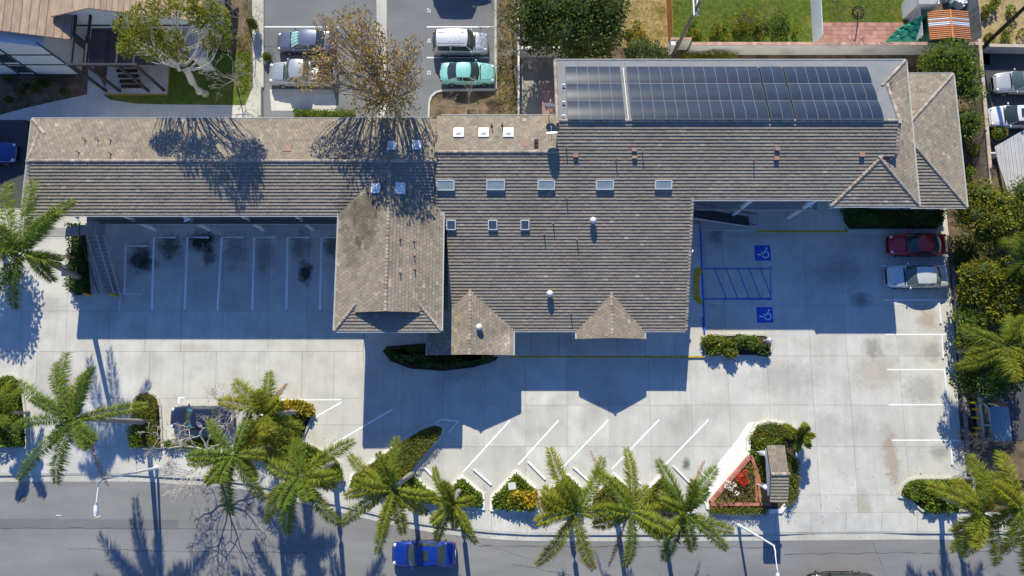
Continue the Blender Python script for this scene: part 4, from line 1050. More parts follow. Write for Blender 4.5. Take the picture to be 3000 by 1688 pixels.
# courtyard and yards
patch([(1526,120),(1665,120),(1665,350),(1524,350)], concrete('old_concrete', (0.30,0.29,0.26), [], var=.25), 'courtyard', 'old concrete courtyard beside the solar panel roof', z=0.0, cat='pavement')
patch([(1660,150),(2900,150),(2900,190),(1660,200)], M_DIRT, 'soil_strip', 'narrow soil strip behind the solar panel roof', z=0.0)
patch([(1458,-140),(1826,-140),(1826,150),(1458,150)], M_DIRT, 'soil_strip', 'soil under the large dark green tree', z=0.0)
patch([(1820,-140),(1956,-140),(1960,140),(1820,140)], M_STRAW, 'dry_yard', 'dry straw coloured yard left of the orange fence', z=0.02)
patch([(1958,-140),(2378,-140),(2384,142),(1960,142)], M_LAWN, 'lawn', 'green lawn between the orange and white fences', z=0.015, cat='lawn')
patch([(2380,-140),(2672,-140),(2672,66),(2384,66)], M_LAWN, 'lawn', 'green lawn above the brick patio', z=0.015, cat='lawn')
M_BRICK = mat('patio_brick', (0.42,0.22,0.175), rough=.9, var=.15, scale=3, rnd=.25)
pat = empty('brick_patio', P(2540, 95), label='pink brick patio behind the white wall', cat='patio', kind='structure')
MB().prism([P2(2384,66),P2(2672,66),P2(2680,140),P2(2388,140)], -.2, .012).build('mortar_bed', mat('patio_mortar',(0.42,.30,.26),var=.1), pat)
pa = P(2390,138); pb = P(2672,66); nx = 22; ny = 6
for i in range(nx):
    for j in range(ny):
        x0 = pa.x+(pb.x-pa.x)*i/nx; x1 = pa.x+(pb.x-pa.x)*(i+1)/nx; y0 = pa.y+(pb.y-pa.y)*j/ny; y1 = pa.y+(pb.y-pa.y)*(j+1)/ny
        MB().box(x0+.008, x1-.008, y0+.008, y1-.008, 0, .022+random.uniform(-.002,.002)).build('paver', M_BRICK, pat)
patch([(2674,-140),(2860,-140),(2868,140),(2682,140)], M_DIRT, 'yard', 'cluttered yard around the orange roofed shed', z=0.0)
patch([(2860,-140),(3200,-140),(3200,142),(2868,142)], M_STRAW, 'garden', 'dry garden beyond the utility pole', z=0.0)
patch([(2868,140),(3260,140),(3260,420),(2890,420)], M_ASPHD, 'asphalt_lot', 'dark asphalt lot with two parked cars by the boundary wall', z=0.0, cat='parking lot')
patch([(2770,190),(2880,190),(2905,600),(3200,600),(3260,1420),(2835,1400),(2775,700),(2775,560)], M_DIRT, 'soil_strip', 'planted soil strip right of the parking lot', z=-0.02)
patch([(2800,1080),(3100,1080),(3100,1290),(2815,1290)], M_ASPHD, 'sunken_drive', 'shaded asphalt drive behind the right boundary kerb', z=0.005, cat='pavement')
# lot's right boundary: low rough wall
M_ROUGH = mat('rough_old_wall', (0.33,0.27,0.23), rough=.95, var=.35, scale=5, bump=.6, bscale=15)
strip_wall([(2784,690),(2788,760),(2815,1080),(2838,1390)], 0.22, 0.22, M_ROUGH, 'low_wall', 'low rough wall along the right edge of the parking lot', 'wall')
# ================================================================== white rear wall with pink cap
M_WALLW = mat('white_wall_paint', (0.70,0.69,0.66), rough=.85, var=.08, col2=(.45,.44,.42), scale2=.5, thr=(.55,.75))
M_PCAP = mat('pink_cap_tile', (0.50,0.31,0.24), rough=.85, var=.15, rnd=.2)
rw = empty('garden_wall', P(2400,160), label='long white garden wall with a pink coping behind the solar roof', cat='wall')
wy = PY(2400, 161); x0 = PX(2012,160); x1 = PX(2842,160); WHT = 1.62
MB().box(x0, x1, wy, wy+.2, -.05, WHT).build('wall_body', M_WALLW, rw)
xn = PX(1953,160)
MB().box(xn, PX(1966,160), wy, wy+.6, -.05, WHT).box(PX(1966,160)+.003, x0-.003, wy+.45, wy+.6, -.05, WHT).build('wall_jog', M_WALLW, rw)
x = x0
while x < x1: MB().box(x+.004, min(x+.4, x1)-.004, wy-.03, wy+.23, WHT, WHT+.07).build('coping_tile', M_PCAP, rw); x += .4
MB().box(xn-.03, x0-.003, wy+.42, wy+.63, WHT, WHT+.07).build('coping_tile', M_PCAP, rw)
strip_wall([(1524,165),(1700,165)], 1.5, .2, M_WALLW, 'courtyard_wall', 'grey shaded wall at the back of the courtyard', 'wall')
strip_wall([(1519,40),(1519,340)], 1.3, .16, M_WALLW, 'courtyard_wall', 'thin pale wall between the soil strip and the courtyard', 'wall')
# lean-to deck beside the courtyard
sh = empty('lean_to', P(1620,290), label='small pinkish board roof beside the solar panel roof', cat='lean-to')
for k in range(10):
    a = P(1588+k*3.9, 243, 2.6); b = P(1588+k*3.9, 338, 2.6)
    MB().box(a.x+.005, a.x+.10, b.y, a.y, 2.5+.01*k, 2.56+.01*k).build('board', mat('pinkish_board', (0.32,0.20,0.165), var=.2, rnd=.2), sh)
for px, py in ((1592,250),(1592,330)):
    p = P(px, py, 2.5); MB().box(p.x, p.x+.1, p.y-.1, p.y, -.02, 2.5).build('post', M_DKWOOD, sh)
# ================================================================== fences
def plank_fence(pa, pb, h, m, name, label, pw=0.145, th=0.025, posts=True, pm=None):
    a, b = P(*pa), P(*pb); d = b-a; L = d.length; d.normalize(); q = Vector((-d.y, d.x, 0))
    root = empty(name, a, label=label, cat='fence')
    n = int(L/pw)
    for k in range(n):
        s = a+d*(k*pw+.006); e = a+d*((k+1)*pw-.006); hh = h+random.uniform(-.015,.015)
        MB().prism([(s-q*th/2)[:2], (e-q*th/2)[:2], (e+q*th/2)[:2], (s+q*th/2)[:2]], -.02, hh).build('plank', m, root)
    for z in (0.4, h-.35):
        s, e = a+q*(th/2+.003), b+q*(th/2+.003)
        MB().prism([s[:2], e[:2], (e+q*.05)[:2], (s+q*.05)[:2]], z, z+.09).build('rail', m, root)
    return root
plank_fence((1950,-60),(1957,126), 1.75, mat('orange_cedar', (0.50,0.22,0.06), rough=.75, var=.2, scale=4, rnd=.22), 'plank_fence', 'orange cedar plank fence between dry yard and lawn')
M_VINYL = mat('white_vinyl', (0.72,0.74,0.76), rough=.4, var=.05, spec=.4)
plank_fence((2372,-60),(2382,140), 1.85, M_VINYL, 'vinyl_fence', 'white vinyl fence between the lawn and the brick patio', pw=.30, th=.04)
plank_fence((2650,-60),(2668,138), 1.75, mat('grey_white_panel', (0.55,0.57,0.60), var=.12), 'panel_fence', 'greyish white fence beside the green tarp', pw=.30, th=.04)
plank_fence((2815,-40),(2835,140), 1.8, mat('grey_wood', (0.30,0.29,0.27), var=.2, rnd=.2), 'plank_fence', 'weathered grey fence right of the orange roofed shed')
# brown block wall right of the main block
M_BLOCK = mat('tan_block', (0.40,0.32,0.24), rough=.92, var=.25, scale=3, rnd=.18, bump=.4, bscale=25)
bw = empty('block_wall', P(2840,350), label='tan block wall with ivy between the office and the right car lot', cat='wall')
a, b = P(2829,145), P(2862,560); n = 30
for k in range(n):
    s = a.lerp(b, k/n); e = a.lerp(b, (k+1)/n)
    for r in range(3):
        MB().prism([(s.x-.1,s.y-.006),(s.x+.1,s.y-.006),(e.x+.1,e.y+.006),(e.x-.1,e.y+.006)], r*.55+.004-.02, (r+1)*.55-.004).build('block', M_BLOCK, bw)
    MB().prism([(s.x-.13,s.y-.006),(s.x+.13,s.y-.006),(e.x+.13,e.y+.006),(e.x-.13,e.y+.006)], 1.65, 1.74).build('coping', mat('tan_coping', (0.50,0.40,0.32), var=.15, rnd=.1), bw)
strip_wall([(2868,152),(3260,158)], 1.1, .25, mat('beige_wall', (0.52,0.44,0.35), var=.1), 'low_wall', 'beige wall behind the two parked cars', 'wall')
# ================================================================== shed with orange and white corrugated roof
sd = empty('garden_shed', P(2760,85), label='small shed with orange and white corrugated roof', cat='shed')
zS = 2.1; a = P(2724,118,zS); b = P(2836,34,zS); n = 15
MB().box(a.x+.15, b.x-.15, a.y+.15, b.y-.15, -.02, zS-.12).build('wall', mat('green_shed_wall', (0.05,0.12,0.08), var=.1), sd)
M_OR = mat('orange_sheet', (0.60,0.25,0.10), rough=.5, var=.12, scale=3, spec=.4); M_WS = mat('white_sheet', (0.80,0.80,0.82), rough=.4, var=.05, spec=.4)
xm = (a.x+b.x)/2
for k in range(n):
    y0 = a.y+(b.y-a.y)*k/n; y1 = a.y+(b.y-a.y)*(k+1)/n; t = k/n
    m = M_WS if 0.42 < t < 0.68 and (k % 4 != 1) else M_OR
    for (xa, xb, za, zb) in ((a.x, xm-.02, zS, zS+.28), (xm+.02, b.x, zS+.28, zS)):
        MB().add([(xa,y0+.01,za),(xb,y0+.01,zb),(xb,(y0+y1)/2,zb+.05),(xa,(y0+y1)/2,za+.05),(xa,y1-.01,za),(xb,y1-.01,zb)], [(0,1,2,3),(3,2,5,4)]).build('roof_sheet', m, sd)
MB().box(xm-.06, xm+.06, a.y, b.y, zS+.27, zS+.36).build('ridge_strip', M_OR, sd)
# neighbour's lean-to roof corner at the top edge
lb = empty('garden_hut', P(2725,0), label='grey roofed hut above the orange shed', cat='hut')
p = P(2690,14,2.4); q = P(2752,-40,2.4)
MB().box(p.x+.1, q.x-.1, p.y+.1, q.y-.1, -.02, 2.38).build('wall', M_STUCCO, lb); MB().prism([P2(2688,-40,2.4),P2(2754,-40,2.4),P2(2748,0,2.4),P2(2738,14,2.4),P2(2690,14,2.4)], 2.383, 2.5).build('roof', mat('grey_hut_roof', (0.42,0.41,0.40), var=.15), lb)
# junk in that yard
rj = random.Random(5)
jl = ['white plastic chair','grey metal bin','black plastic crate','pale blue tub','white garden table','dark barrel']
for k in range(9):
    p = P(2765+rj.uniform(0,62), 6+rj.uniform(-6,20)); s = rj.uniform(.2,.4); c = rj.choice([(.75,.75,.75),(.35,.4,.45),(.05,.05,.06),(.3,.42,.5)])
    MB().obox(p+Vector((0,0,-.01)), s*2, s*1.4, rj.uniform(.3,.8), rj.uniform(0,3)).obox(p+Vector((0,0,.3)), s*1.2, s*.9, .5, rj.uniform(0,3)).build('stacked_junk', mat('junk_%d' % (k%4), c, var=.1), label='stacked boxes and tubs piled in the yard above the orange shed', cat='junk', group='junk in the shed yard')
# green tarp, crumpled
def tarp():
    c = [P(2590,126,.4), P(2700,130,.5), P(2702,46,1.95), P(2632,82,1.0)]
    N = 22; rr = random.Random(3); vs = []
    ph = [(rr.uniform(1,4), rr.uniform(1,4), rr.uniform(0,6)) for _ in range(7)]
    for i in range(N+1):
        for j in range(N+1):
            s, t = i/N, j/N
            p = (c[0]*(1-s)+c[1]*s)*(1-t)+(c[3]*(1-s)+c[2]*s)*t
            w = sum(math.sin(a*s*6+b*t*6+q)*.05 for a, b, q in ph)+abs(math.sin(9*(s-t)+2))*.12+rr.uniform(-.02,.02)
            vs.append(p+Vector((0,0,w*.9+.1*math.sin(math.pi*s)*math.sin(math.pi*t))))
    MB().add(vs, [(i*(N+1)+j,(i+1)*(N+1)+j,(i+1)*(N+1)+j+1,i*(N+1)+j+1) for i in range(N) for j in range(N)]).build('tarp', mat('green_tarp', (0.015,0.28,0.17), rough=.35, var=.12, spec=.5), label='crumpled bright green tarp on the patio corner', cat='tarp')
tarp()
# black ring around the young bare tree
rg_ = MB(); c = P(2514,34,.12)
rg_.tube([c+Vector((.46*math.cos(R(k*15)), .46*math.sin(R(k*15)), 0)) for k in range(25)], .05, 6, cap=False)
rg_.build('tree_ring', M_BLACK, label='black ring on the lawn around a young bare tree', cat='ring')
# ================================================================== utility poles and lamps
M_POLE = mat('weathered_pole', (0.17,0.15,0.13), rough=.9, var=.3, scale=4, stretch=(4,4,.5)); M_POLED = mat('dark_brown_pole', (0.06,0.042,0.03), rough=.8, var=.25)
b = P(1978,150); up = empty('utility_pole', b, label='grey wooden utility pole with white crossarms behind the garden wall', cat='utility pole')
MB().tube([b-Vector((0,0,.3)), b+Vector((.05,-.05,7.6))], [.15,.11], 12).build('pole', M_POLE, up)
t = b+Vector((0,0,6.3))
for dx in (-.14,.14): MB().box(t.x+dx-.05, t.x+dx+.05, t.y-.55, t.y+1.5, t.z, t.z+.12).build('crossarm', M_WHITEM, up)
for k in range(4): MB().tube([(t.x, t.y-.45+k*.6, t.z+.12),(t.x, t.y-.45+k*.6, t.z+.3)], [.06,.04], 8).build('insulator', M_GUTTER, up)
b = P(2868,150); up2 = empty('utility_pole', b, label='dark brown leaning utility pole at the corner of the right car lot', cat='utility pole')
MB().tube([b-Vector((0,0,.3)), b+Vector((-.5,.9,9.5))], [.17,.13], 12).build('pole', M_POLED, up2)
def street_lamp(base, top, arm, head, h, label, blue=False):
    b = P(*base); t = P(*top, h); m = MATS['lamp_grey']
    root = empty('street_lamp', b, label=label, cat='street lamp', group='street lamps')
    MB().tube([b, b+Vector((0,0,.4))], [.16,.13], 12).build('base', m, root)
    MB().tube([b+Vector((0,0,.35)), Vector((b.x,b.y,h*.5)), Vector((b.x,b.y,h))], [.10,.085,.06], 12).build('pole', m, root)
    hd_ = P(*head, h+.7); a_ = P(*arm, h+.5)
    tp = Vector((b.x,b.y,h-.02))
    MB().tube([tp, tp+(a_-tp)*.5+Vector((0,0,.12)), a_, hd_], [.045,.04,.035,.03], 8).build('arm', m, root)
    d = (hd_-a_); d.z = 0; d.normalize(); q = Vector((-d.y,d.x,0))
    mb = MB(); vs = []
    for s, w in ((-.1,.05),(.1,.13),(.35,.16),(.6,.12),(.7,.05)):
        vs += [hd_+d*s+q*w+Vector((0,0,-.02)), hd_+d*s+q*w*.6+Vector((0,0,.09)), hd_+d*s-q*w*.6+Vector((0,0,.09)), hd_+d*s-q*w+Vector((0,0,-.02)), hd_+d*s+Vector((0,0,-.07))]
    mb.add(vs, [(5*i+j, 5*i+(j+1)%5, 5*i+5+(j+1)%5, 5*i+5+j) for i in range(4) for j in range(5)]+[(0,1,2,3,4),(24,23,22,21,20)], smooth=True)
    mb.build('lamp_head', m, root)
mat('lamp_grey', (0.72,0.73,0.74), rough=.4, var=.05, spec=.4)
street_lamp((459,1371), (303,1398), (288,1424), (281,1478), 6.9, 'grey street lamp with its arm over the street beside the left driveway')
street_lamp((2163,1538), (2266,1598), (2272,1630), (2278,1676), 7.0, 'white street lamp standing near the roofed sign')
# ================================================================== roofed sign and brick flower planter
sg = empty('monument_sign', P(2243,1400), label='tall white sign pillar with a small tiled gable roof', cat='sign')
zs0, zs1 = 3.45, 3.95
X0 = PX(2251,1390,zs0); X1 = PX(2303,1390,zs0); Y1 = PY(2275,1305,zs0); Y0 = PY(2275,1470,zs0); Ym = (Y0+Y1)/2
fs1 = Face((X0,Y0,zs0),(0,1),(zs1-zs0)/(Ym-Y0)); fs2 = Face((X0,Y1,zs0),(0,-1),(zs1-zs0)/(Ym-Y0))
r_ = roof_face(sg, 'front_roof_slope', fs1, [[(X0,Y0),(X1,Y0),(X1,Ym),(X0,Ym)]], single=60); roof_face(sg, 'back_roof_slope', fs2, [[(X0,Y1),(X1,Y1),(X1,Ym),(X0,Ym)]])
caps(r_, (X0,Ym,zs1), (X1,Ym,zs1))
zp = 2.5
MB().add([(X0+.2,Y0+.3,zp),(X1-.2,Y0+.3,zp),(X1-.2,Y1-.3,zp),(X0+.2,Y1-.3,zp),(X0+.2,Y0+.3,zs0),(X1-.2,Y0+.3,zs0),(X1-.2,Y1-.3,zs0),(X0+.2,Y1-.3,zs0),(X0+.2,Ym,zs1-.1),(X1-.2,Ym,zs1-.1)],
         [(0,1,5,4),(1,2,6,9,5),(2,3,7,6),(3,0,4,8,7),(4,5,9,8),(6,7,8,9),(3,2,1,0)]).build('sign_cabinet', M_STUCCO, sg)
for yy in (Y0+.6, Y1-.9): MB().box(X0+.45, X1-.45, yy, yy+.3, -.02, zp).build('post', M_STUCCO, sg)
for k, (px, py) in enumerate(((2244,1330),(2243,1428))):
    p = P(px, py, 2.3); g = empty('globe_lamp', Vector((p.x,p.y,0.08)), label='white globe lamp beside the roofed sign, %s' % ('behind the brick planter' if k == 0 else 'next to the brick mulch'), cat='lamp', group='globe lamps by the sign')
    MB().tube([(p.x,p.y,.05),(p.x,p.y,2.1)], .045, 8).build('post', M_WHITEM, g); m_ = MB(); m_.ball(p, .2, 14, 9); m_.build('globe', M_WHITEM, g)
M_BRK = mat('red_brick', (0.40,0.16,0.12), rough=.9, var=.2, scale=4, rnd=.25, bump=.3)
bp = empty('brick_planter', P(2160,1420), label='triangular red brick planter with roses and red flowers', cat='planter')
def brick_run(a, b, courses=4, w=.24):
    a, b = P(*a), P(*b); d = b-a; L = d.length; d.normalize(); q = Vector((-d.y,d.x,0))*w/2; n = max(1, int(L/.42))
    for c in range(courses):
        for k in range(n):
            s = a+d*(L*k/n+.005); e = a+d*(L*(k+1)/n-.005)
            MB().prism([(s-q)[:2],(e-q)[:2],(e+q)[:2],(s+q)[:2]], c*.145, c*.145+.139).build('brick', M_BRK, bp)
brick_run((2078,1468),(2192,1336)); brick_run((2194,1334),(2207,1372)); brick_run((2207,1374),(2209,1466)); brick_run((2076,1474),(2250,1474))
MB().prism([P2(2084,1468),P2(2192,1344),P2(2204,1376),P2(2206,1468)], .05, .42).build('soil', M_SOIL, bp)
MB().prism([P2(2213,1372),P2(2226,1365),P2(2250,1468),P2(2213,1468)], .05, .36).build('bark_mulch', mat('bark_mulch', (0.36,0.18,0.07), rough=.95, var=.4, scale=8, bump=.8, bscale=18), bp)
# ================================================================== bollards and rail in the shaded drive
for k, (px, py) in enumerate(((2840,1180),(2848,1199),(2850,1224),(2852,1254),(2846,1272),(2874,1162),(2911,1160),(2881,1288),(2926,1287))):
    p = P(px, py); MB().tube([p, p+Vector((0,0,.75)), p+Vector((0,0,.8))], [.10,.10,.05], 10).build('bollard', M_BOLL, label='yellow steel bollard around the shaded drive', cat='bollard', group='yellow bollards of the shaded drive')
# utility box among the golden shrubs
p = P(1500,1420); ub = empty('utility_box', Vector((p.x,p.y,.08)), label='small grey green utility box among the golden shrubs', cat='utility box')
MB().obox(Vector((p.x,p.y,.06)), .5, .45, .7, R(8)).build('cabinet', mat('grey_green_metal', (0.30,0.36,0.34), rough=.5), ub); MB().obox(Vector((p.x,p.y,.765)), .56, .51, .05, R(8)).build('lid', mat('pale_metal', (0.55,0.58,0.56), rough=.5), ub)
# lamp bollard on the small island
p = P(2238,1000); lb_ = empty('bollard_lamp', Vector((p.x,p.y,.08)), label='short grey lamp post at the right end of the shrub island', cat='lamp')
MB().tube([(p.x,p.y,.05),(p.x,p.y,1.1)], .09, 10).build('post', M_GUTTER, lb_); MB().tube([(p.x,p.y,1.1),(p.x,p.y,1.16),(p.x,p.y,1.3)], [.2,.22,.08], 12).build('lamp_cap', M_GUTTER, lb_)
# sign post in front of the disabled bays (only its shadow is long)
# ================================================================== apartment house, upper left
M_SHING = mat('tan_wood_shingle', (0.42,0.30,0.21), rough=.9, var=.22, scale=1.5, rnd=.12, bump=.4, bscale=20, stretch=(3,.6,1))
M_APW = mat('pale_grey_stucco', (0.62,0.64,0.62), rough=.9, var=.06); M_APT = mat('dark_timber_trim', (0.05,0.05,0.055), rough=.8, var=.15)
ap = empty('apartment_house', P(80,220), label='apartment house with tan shingle roofs and dark timber trim', cat='apartment house')
AXr = PX(238,219); AY0 = PY(100,220); hE, hL = 4.6, 6.2; AXl = AXr-14
MB().add([(AXl,AY0,-.02),(AXr,AY0,-.02),(AXr,AY0,hE),(AXl,AY0,hE+14*.29),(AXl,AY0+12,-.02),(AXr,AY0+12,-.02),(AXr,AY0+12,hE),(AXl,AY0+12,hE+14*.29)], [(0,1,2,3),(1,5,6,2),(3,2,6,7),(4,0,3,7),(5,4,7,6)]).build('front_wall', M_APW, ap)
for z in (0.05, 1.75, 3.35):
    MB().box(AXl, AXr+.02, AY0-.04, AY0-.003, z, z+.13).build('timber_band', M_APT, ap)
for k, x in enumerate((AXr-.06, AXr-3.6, AXr-5.0, AXr-8.6, AXr-10.0)):
    MB().box(x, x+.13, AY0-.05, AY0-.006, -.02, hE+.8).build('timber_post', M_APT, ap)
for x in (AXr-4.95, AXr-9.95):
    for z in (.5, 2.2):
        MB().box(x+.15, x+1.25, AY0-.03, AY0-.004, z, z+1.1).build('window', M_GLASS, ap)
# shingled slope falling to the right, courses run along y
def shingle_roof(x_hi, z_hi, x_lo, z_lo, y0, y1, n, slant=0.0):
    for k in range(n):
        t0, t1 = k/n, (k+1)/n
        xa, xb = x_lo+(x_hi-x_lo)*t0, x_lo+(x_hi-x_lo)*t1; za, zb = z_lo+(z_hi-z_lo)*t0, z_lo+(z_hi-z_lo)*t1
        s = 1 if x_hi > x_lo else -1
        xb += s*.03
        vs = [(xa,y0,za+.05),(xb,y0,zb+.01),(xb,y1,zb+.01),(xa,y1,za+.05),(xa,y0,za-.1),(xb,y0,zb-.1),(xb,y1,zb-.1),(xa,y1,za-.1)]
        fs = [(0,1,2,3),(0,4,5,1),(3,2,6,7),(0,3,7,4),(4,7,6,5)]
        if s < 0: fs = [f[::-1] for f in fs]
        MB().add(vs, fs).build('shingle_course', M_SHING, ap)
eX = PX(206,116,hE); eY = PY(206,116,hE)
shingle_roof(AXl, hE+(eX-AXl)*.30, eX, hE, eY, eY+14, 30)
# right roof: gable with peak
pX = PX(258,24,6.4); pY = PY(258,24,6.4); lX = PX(150,50,5.2); rX = PX(598,70,4.3)
shingle_roof(pX, 6.4, lX, 5.25, pY, pY+10, 8); shingle_roof(pX, 6.4, rX, 4.5, pY, pY+10, 20)
MB().add([(lX+.4,pY+.5,-.02),(rX-.5,pY+.5,-.02),(rX-.5,pY+.5,4.4),(pX,pY+.5,6.25),(lX+.4,pY+.5,5.2),(rX-.5,pY+9,-.02),(rX-.5,pY+9,4.4)], [(0,1,2,3,4),(1,5,6,2)]).build('gable_wall', M_APW, ap)
MB().box(lX+.4, rX-.5, pY+.45, pY+.495, 3.1, 3.25).build('timber_band', M_APT, ap)
# tall dark screen between the two roofs
MB().box(eX+.02, lX+.39, eY+.7, eY+.8, -.02, 4.4).build('timber_screen', M_APT, ap)
# stair porch: upper deck, posts, beams, steps
dz = 2.7
dk0, dk1 = P(262,150,dz), P(470,150,dz); dy = PY(300,190,dz)
for k in range(14):
    x = dk0.x+(dk1.x-dk0.x)*k/14
    MB().box(x+.01, x+(dk1.x-dk0.x)/14-.01, dy, pY+.49, dz-.08, dz).build('deck_board', mat('brown_deck_board', (0.13,0.095,0.085), var=.2, rnd=.2), ap)
for (px, py) in ((312,268),(352,268),(436,268),(482,266)):
    p = P(px, py); MB().box(p.x-.09, p.x+.09, p.y-.09, p.y+.09, -.02, 4.5).build('post', M_APT, ap)
p0 = P(312,268); p1 = P(482,266)
MB().box(p0.x-.3, p1.x+.3, p0.y-.08, p0.y+.08, 4.5, 4.75).build('beam', M_APT, ap)
for px in (312,352,436,482):
    p = P(px,268); MB().box(p.x-.07, p.x+.07, p.y+.09, pY+.49, 4.503, 4.7).build('rafter', M_APT, ap)
for k in range(9):
    MB().box(P(365,200).x, P(425,200).x, PY(390,262)+k*.32, PY(390,262)+k*.32+.3, dz*(k+1)/10-.05, dz*(k+1)/10).build('stair_tread', M_DKWOOD, ap)
MB().box(p0.x-.1, p1.x+.25, p0.y-.25, PY(400,180), -.1, .03).build('entrance_slab', M_WALK, ap)
for (x0_, x1_, y0_, y1_) in ((p0.x-.1, p1.x+.25, p0.y-.33, p0.y-.253), (p1.x+.253, p1.x+.33, p0.y-.33, PY(400,180))):
    MB().box(x0_, x1_, y0_, y1_, -.02, .06).build('yellow_edging', mat('ochre_edging', (0.42,0.26,0.05), var=.2), ap)
MB().obox(P(393,165,1.0), .75, 1.3, 1.2).build('blue_cabinet', mat('blue_grey_metal', (0.32,0.38,0.50), rough=.5), ap)
# lower lit wing under the tree
MB().prism([P2(505,96,2.9),P2(560,92,2.9),P2(608,166,2.9),P2(548,170,2.9)], 2.7, 2.9).build('porch_roof', mat('beige_roofing', (0.46,0.41,0.34), var=.1), ap)
MB().prism([P2(520,120,2.7),P2(560,110,2.7),P2(590,160,2.7),P2(555,164,2.7)], -.02, 2.69).build('porch_wall', M_APW, ap)
strip_wall([(600,175),(604,60)], 2.2, .12, M_APW, 'garden_screen', 'pale screen wall beside the apartment porch', 'wall')
# ================================================================== carport roof at the right edge
cp = empty('carport', P(2960,560), label='pale corrugated carport roof beyond the block wall', cat='carport')
zc = 2.8; poly = [P2(2914,430,zc), P2(3080,335,zc), P2(3080,760,zc), P2(2996,640,zc), P2(2952,560,zc), P2(2925,480,zc)]
M_CORR = mat('pale_corrugated', (0.50,0.48,0.45), rough=.6, var=.1, rnd=.08)
xs_ = [p[0] for p in poly]; x = min(xs_)
while x < max(xs_):
    c = clip(clip(poly if area(poly) > 0 else poly[::-1], (x, 99), (x, -99)), (x+.13, -99), (x+.13, 99))
    if len(c) >= 3 and area(c) > .005: MB().prism([((p[0]-x)*.93+x, p[1]) for p in c], zc-.03, zc+.01*((int(x/.14)) % 2)).build('roof_sheet', M_CORR, cp)
    x += .14
for px, py in ((2945,470),(2990,600)):
    p = P(px, py); MB().box(p.x-.06, p.x+.06, p.y-.06, p.y+.06, -.05, zc-.04).build('post', M_GUTTER, cp)
strip_wall([(2862,468),(2900,468)], 1.6, .12, M_WALLW, 'low_wall', 'short pale wall meeting the block wall by the carport', 'wall')
patch([(-300,352),(76,352),(72,610),(-300,610)], M_ASPHD, 'shade_toned_drive', 'ground left of the tiled block, coloured dark as if in shade', z=0.012, cat='pavement')  # dark asphalt colour stands in for the shade on this ground
# ================================================================== vehicles
M_TYRE = mat('tyre_rubber', (0.02,0.02,0.02), rough=.85, var=.1); M_RIM = mat('alloy_rim', (0.5,0.5,0.52), rough=.3, var=.05, metal=.8)
M_CGLASS = mat('car_glass', (0.035,0.05,0.05), rough=.05, var=0, spec=.9); M_CGLASST = mat('tinted_green_glass', (0.07,0.11,0.095), rough=.06, var=0, spec=.9)
M_HEADL = mat('headlight_lens', (0.75,0.77,0.8), rough=.1, var=.05, spec=.7); M_TAIL = mat('tail_light_lens', (0.30,0.01,0.01), rough=.15, var=.05, spec=.6)
M_CTRIM = mat('black_car_trim', (0.02,0.02,0.022), rough=.5, var=.05)
def paint(name, c, metal=.25): return mat(name, c, rough=.32, var=.03, scale=.8, spec=.5, metal=metal, coat=1.0, obj=True)
SED = dict(L=4.65, W=1.78, H=1.45, st=[(-.5,.74,.62),(-.49,.84,.80),(-.465,.91,.95),(-.42,.955,1.0),(-.30,.985,1.01),(-.10,1,.98),(.10,1,.96),(.22,.99,.95),(.34,.965,.87),(.42,.92,.79),(.465,.85,.70),(.49,.74,.60),(.5,.62,.50)],
           g=(.215,.075,-.215,-.345), zb=(.95,1.0), zr=1.45, wb=.455, wr=.36)
COUPE = dict(SED, L=4.45, W=1.74, H=1.38, zr=1.38, g=(.20,.045,-.19,-.36))
HATCH = dict(SED, L=4.4, W=1.78, H=1.5, zr=1.5, g=(.23,.09,-.28,-.42))
SUV = dict(L=4.55, W=1.82, H=1.75, st=[(-.5,.86,.80),(-.49,.92,1.0),(-.46,.96,1.08),(-.30,.99,1.08),(0,1,1.06),(.2,1,1.05),(.30,.985,1.02),(.40,.95,.96),(.46,.90,.86),(.49,.80,.72),(.5,.7,.6)],
           g=(.235,.125,-.40,-.475), zb=(1.05,1.08), zr=1.74, wb=.465, wr=.40)
TRUCK = dict(L=5.4, W=1.9, H=1.8, st=[(-.13,1,1.08),(-.05,1,1.08),(.1,1,1.07),(.2,1,1.06),(.27,.985,1.04),(.38,.96,.98),(.45,.91,.90),(.485,.82,.74),(.5,.72,.62)],
             g=(.225,.13,-.06,-.115), zb=(1.06,1.08), zr=1.78, wb=.46, wr=.40)
VAN = dict(SUV, L=5.0, H=2.0, zr=2.0)
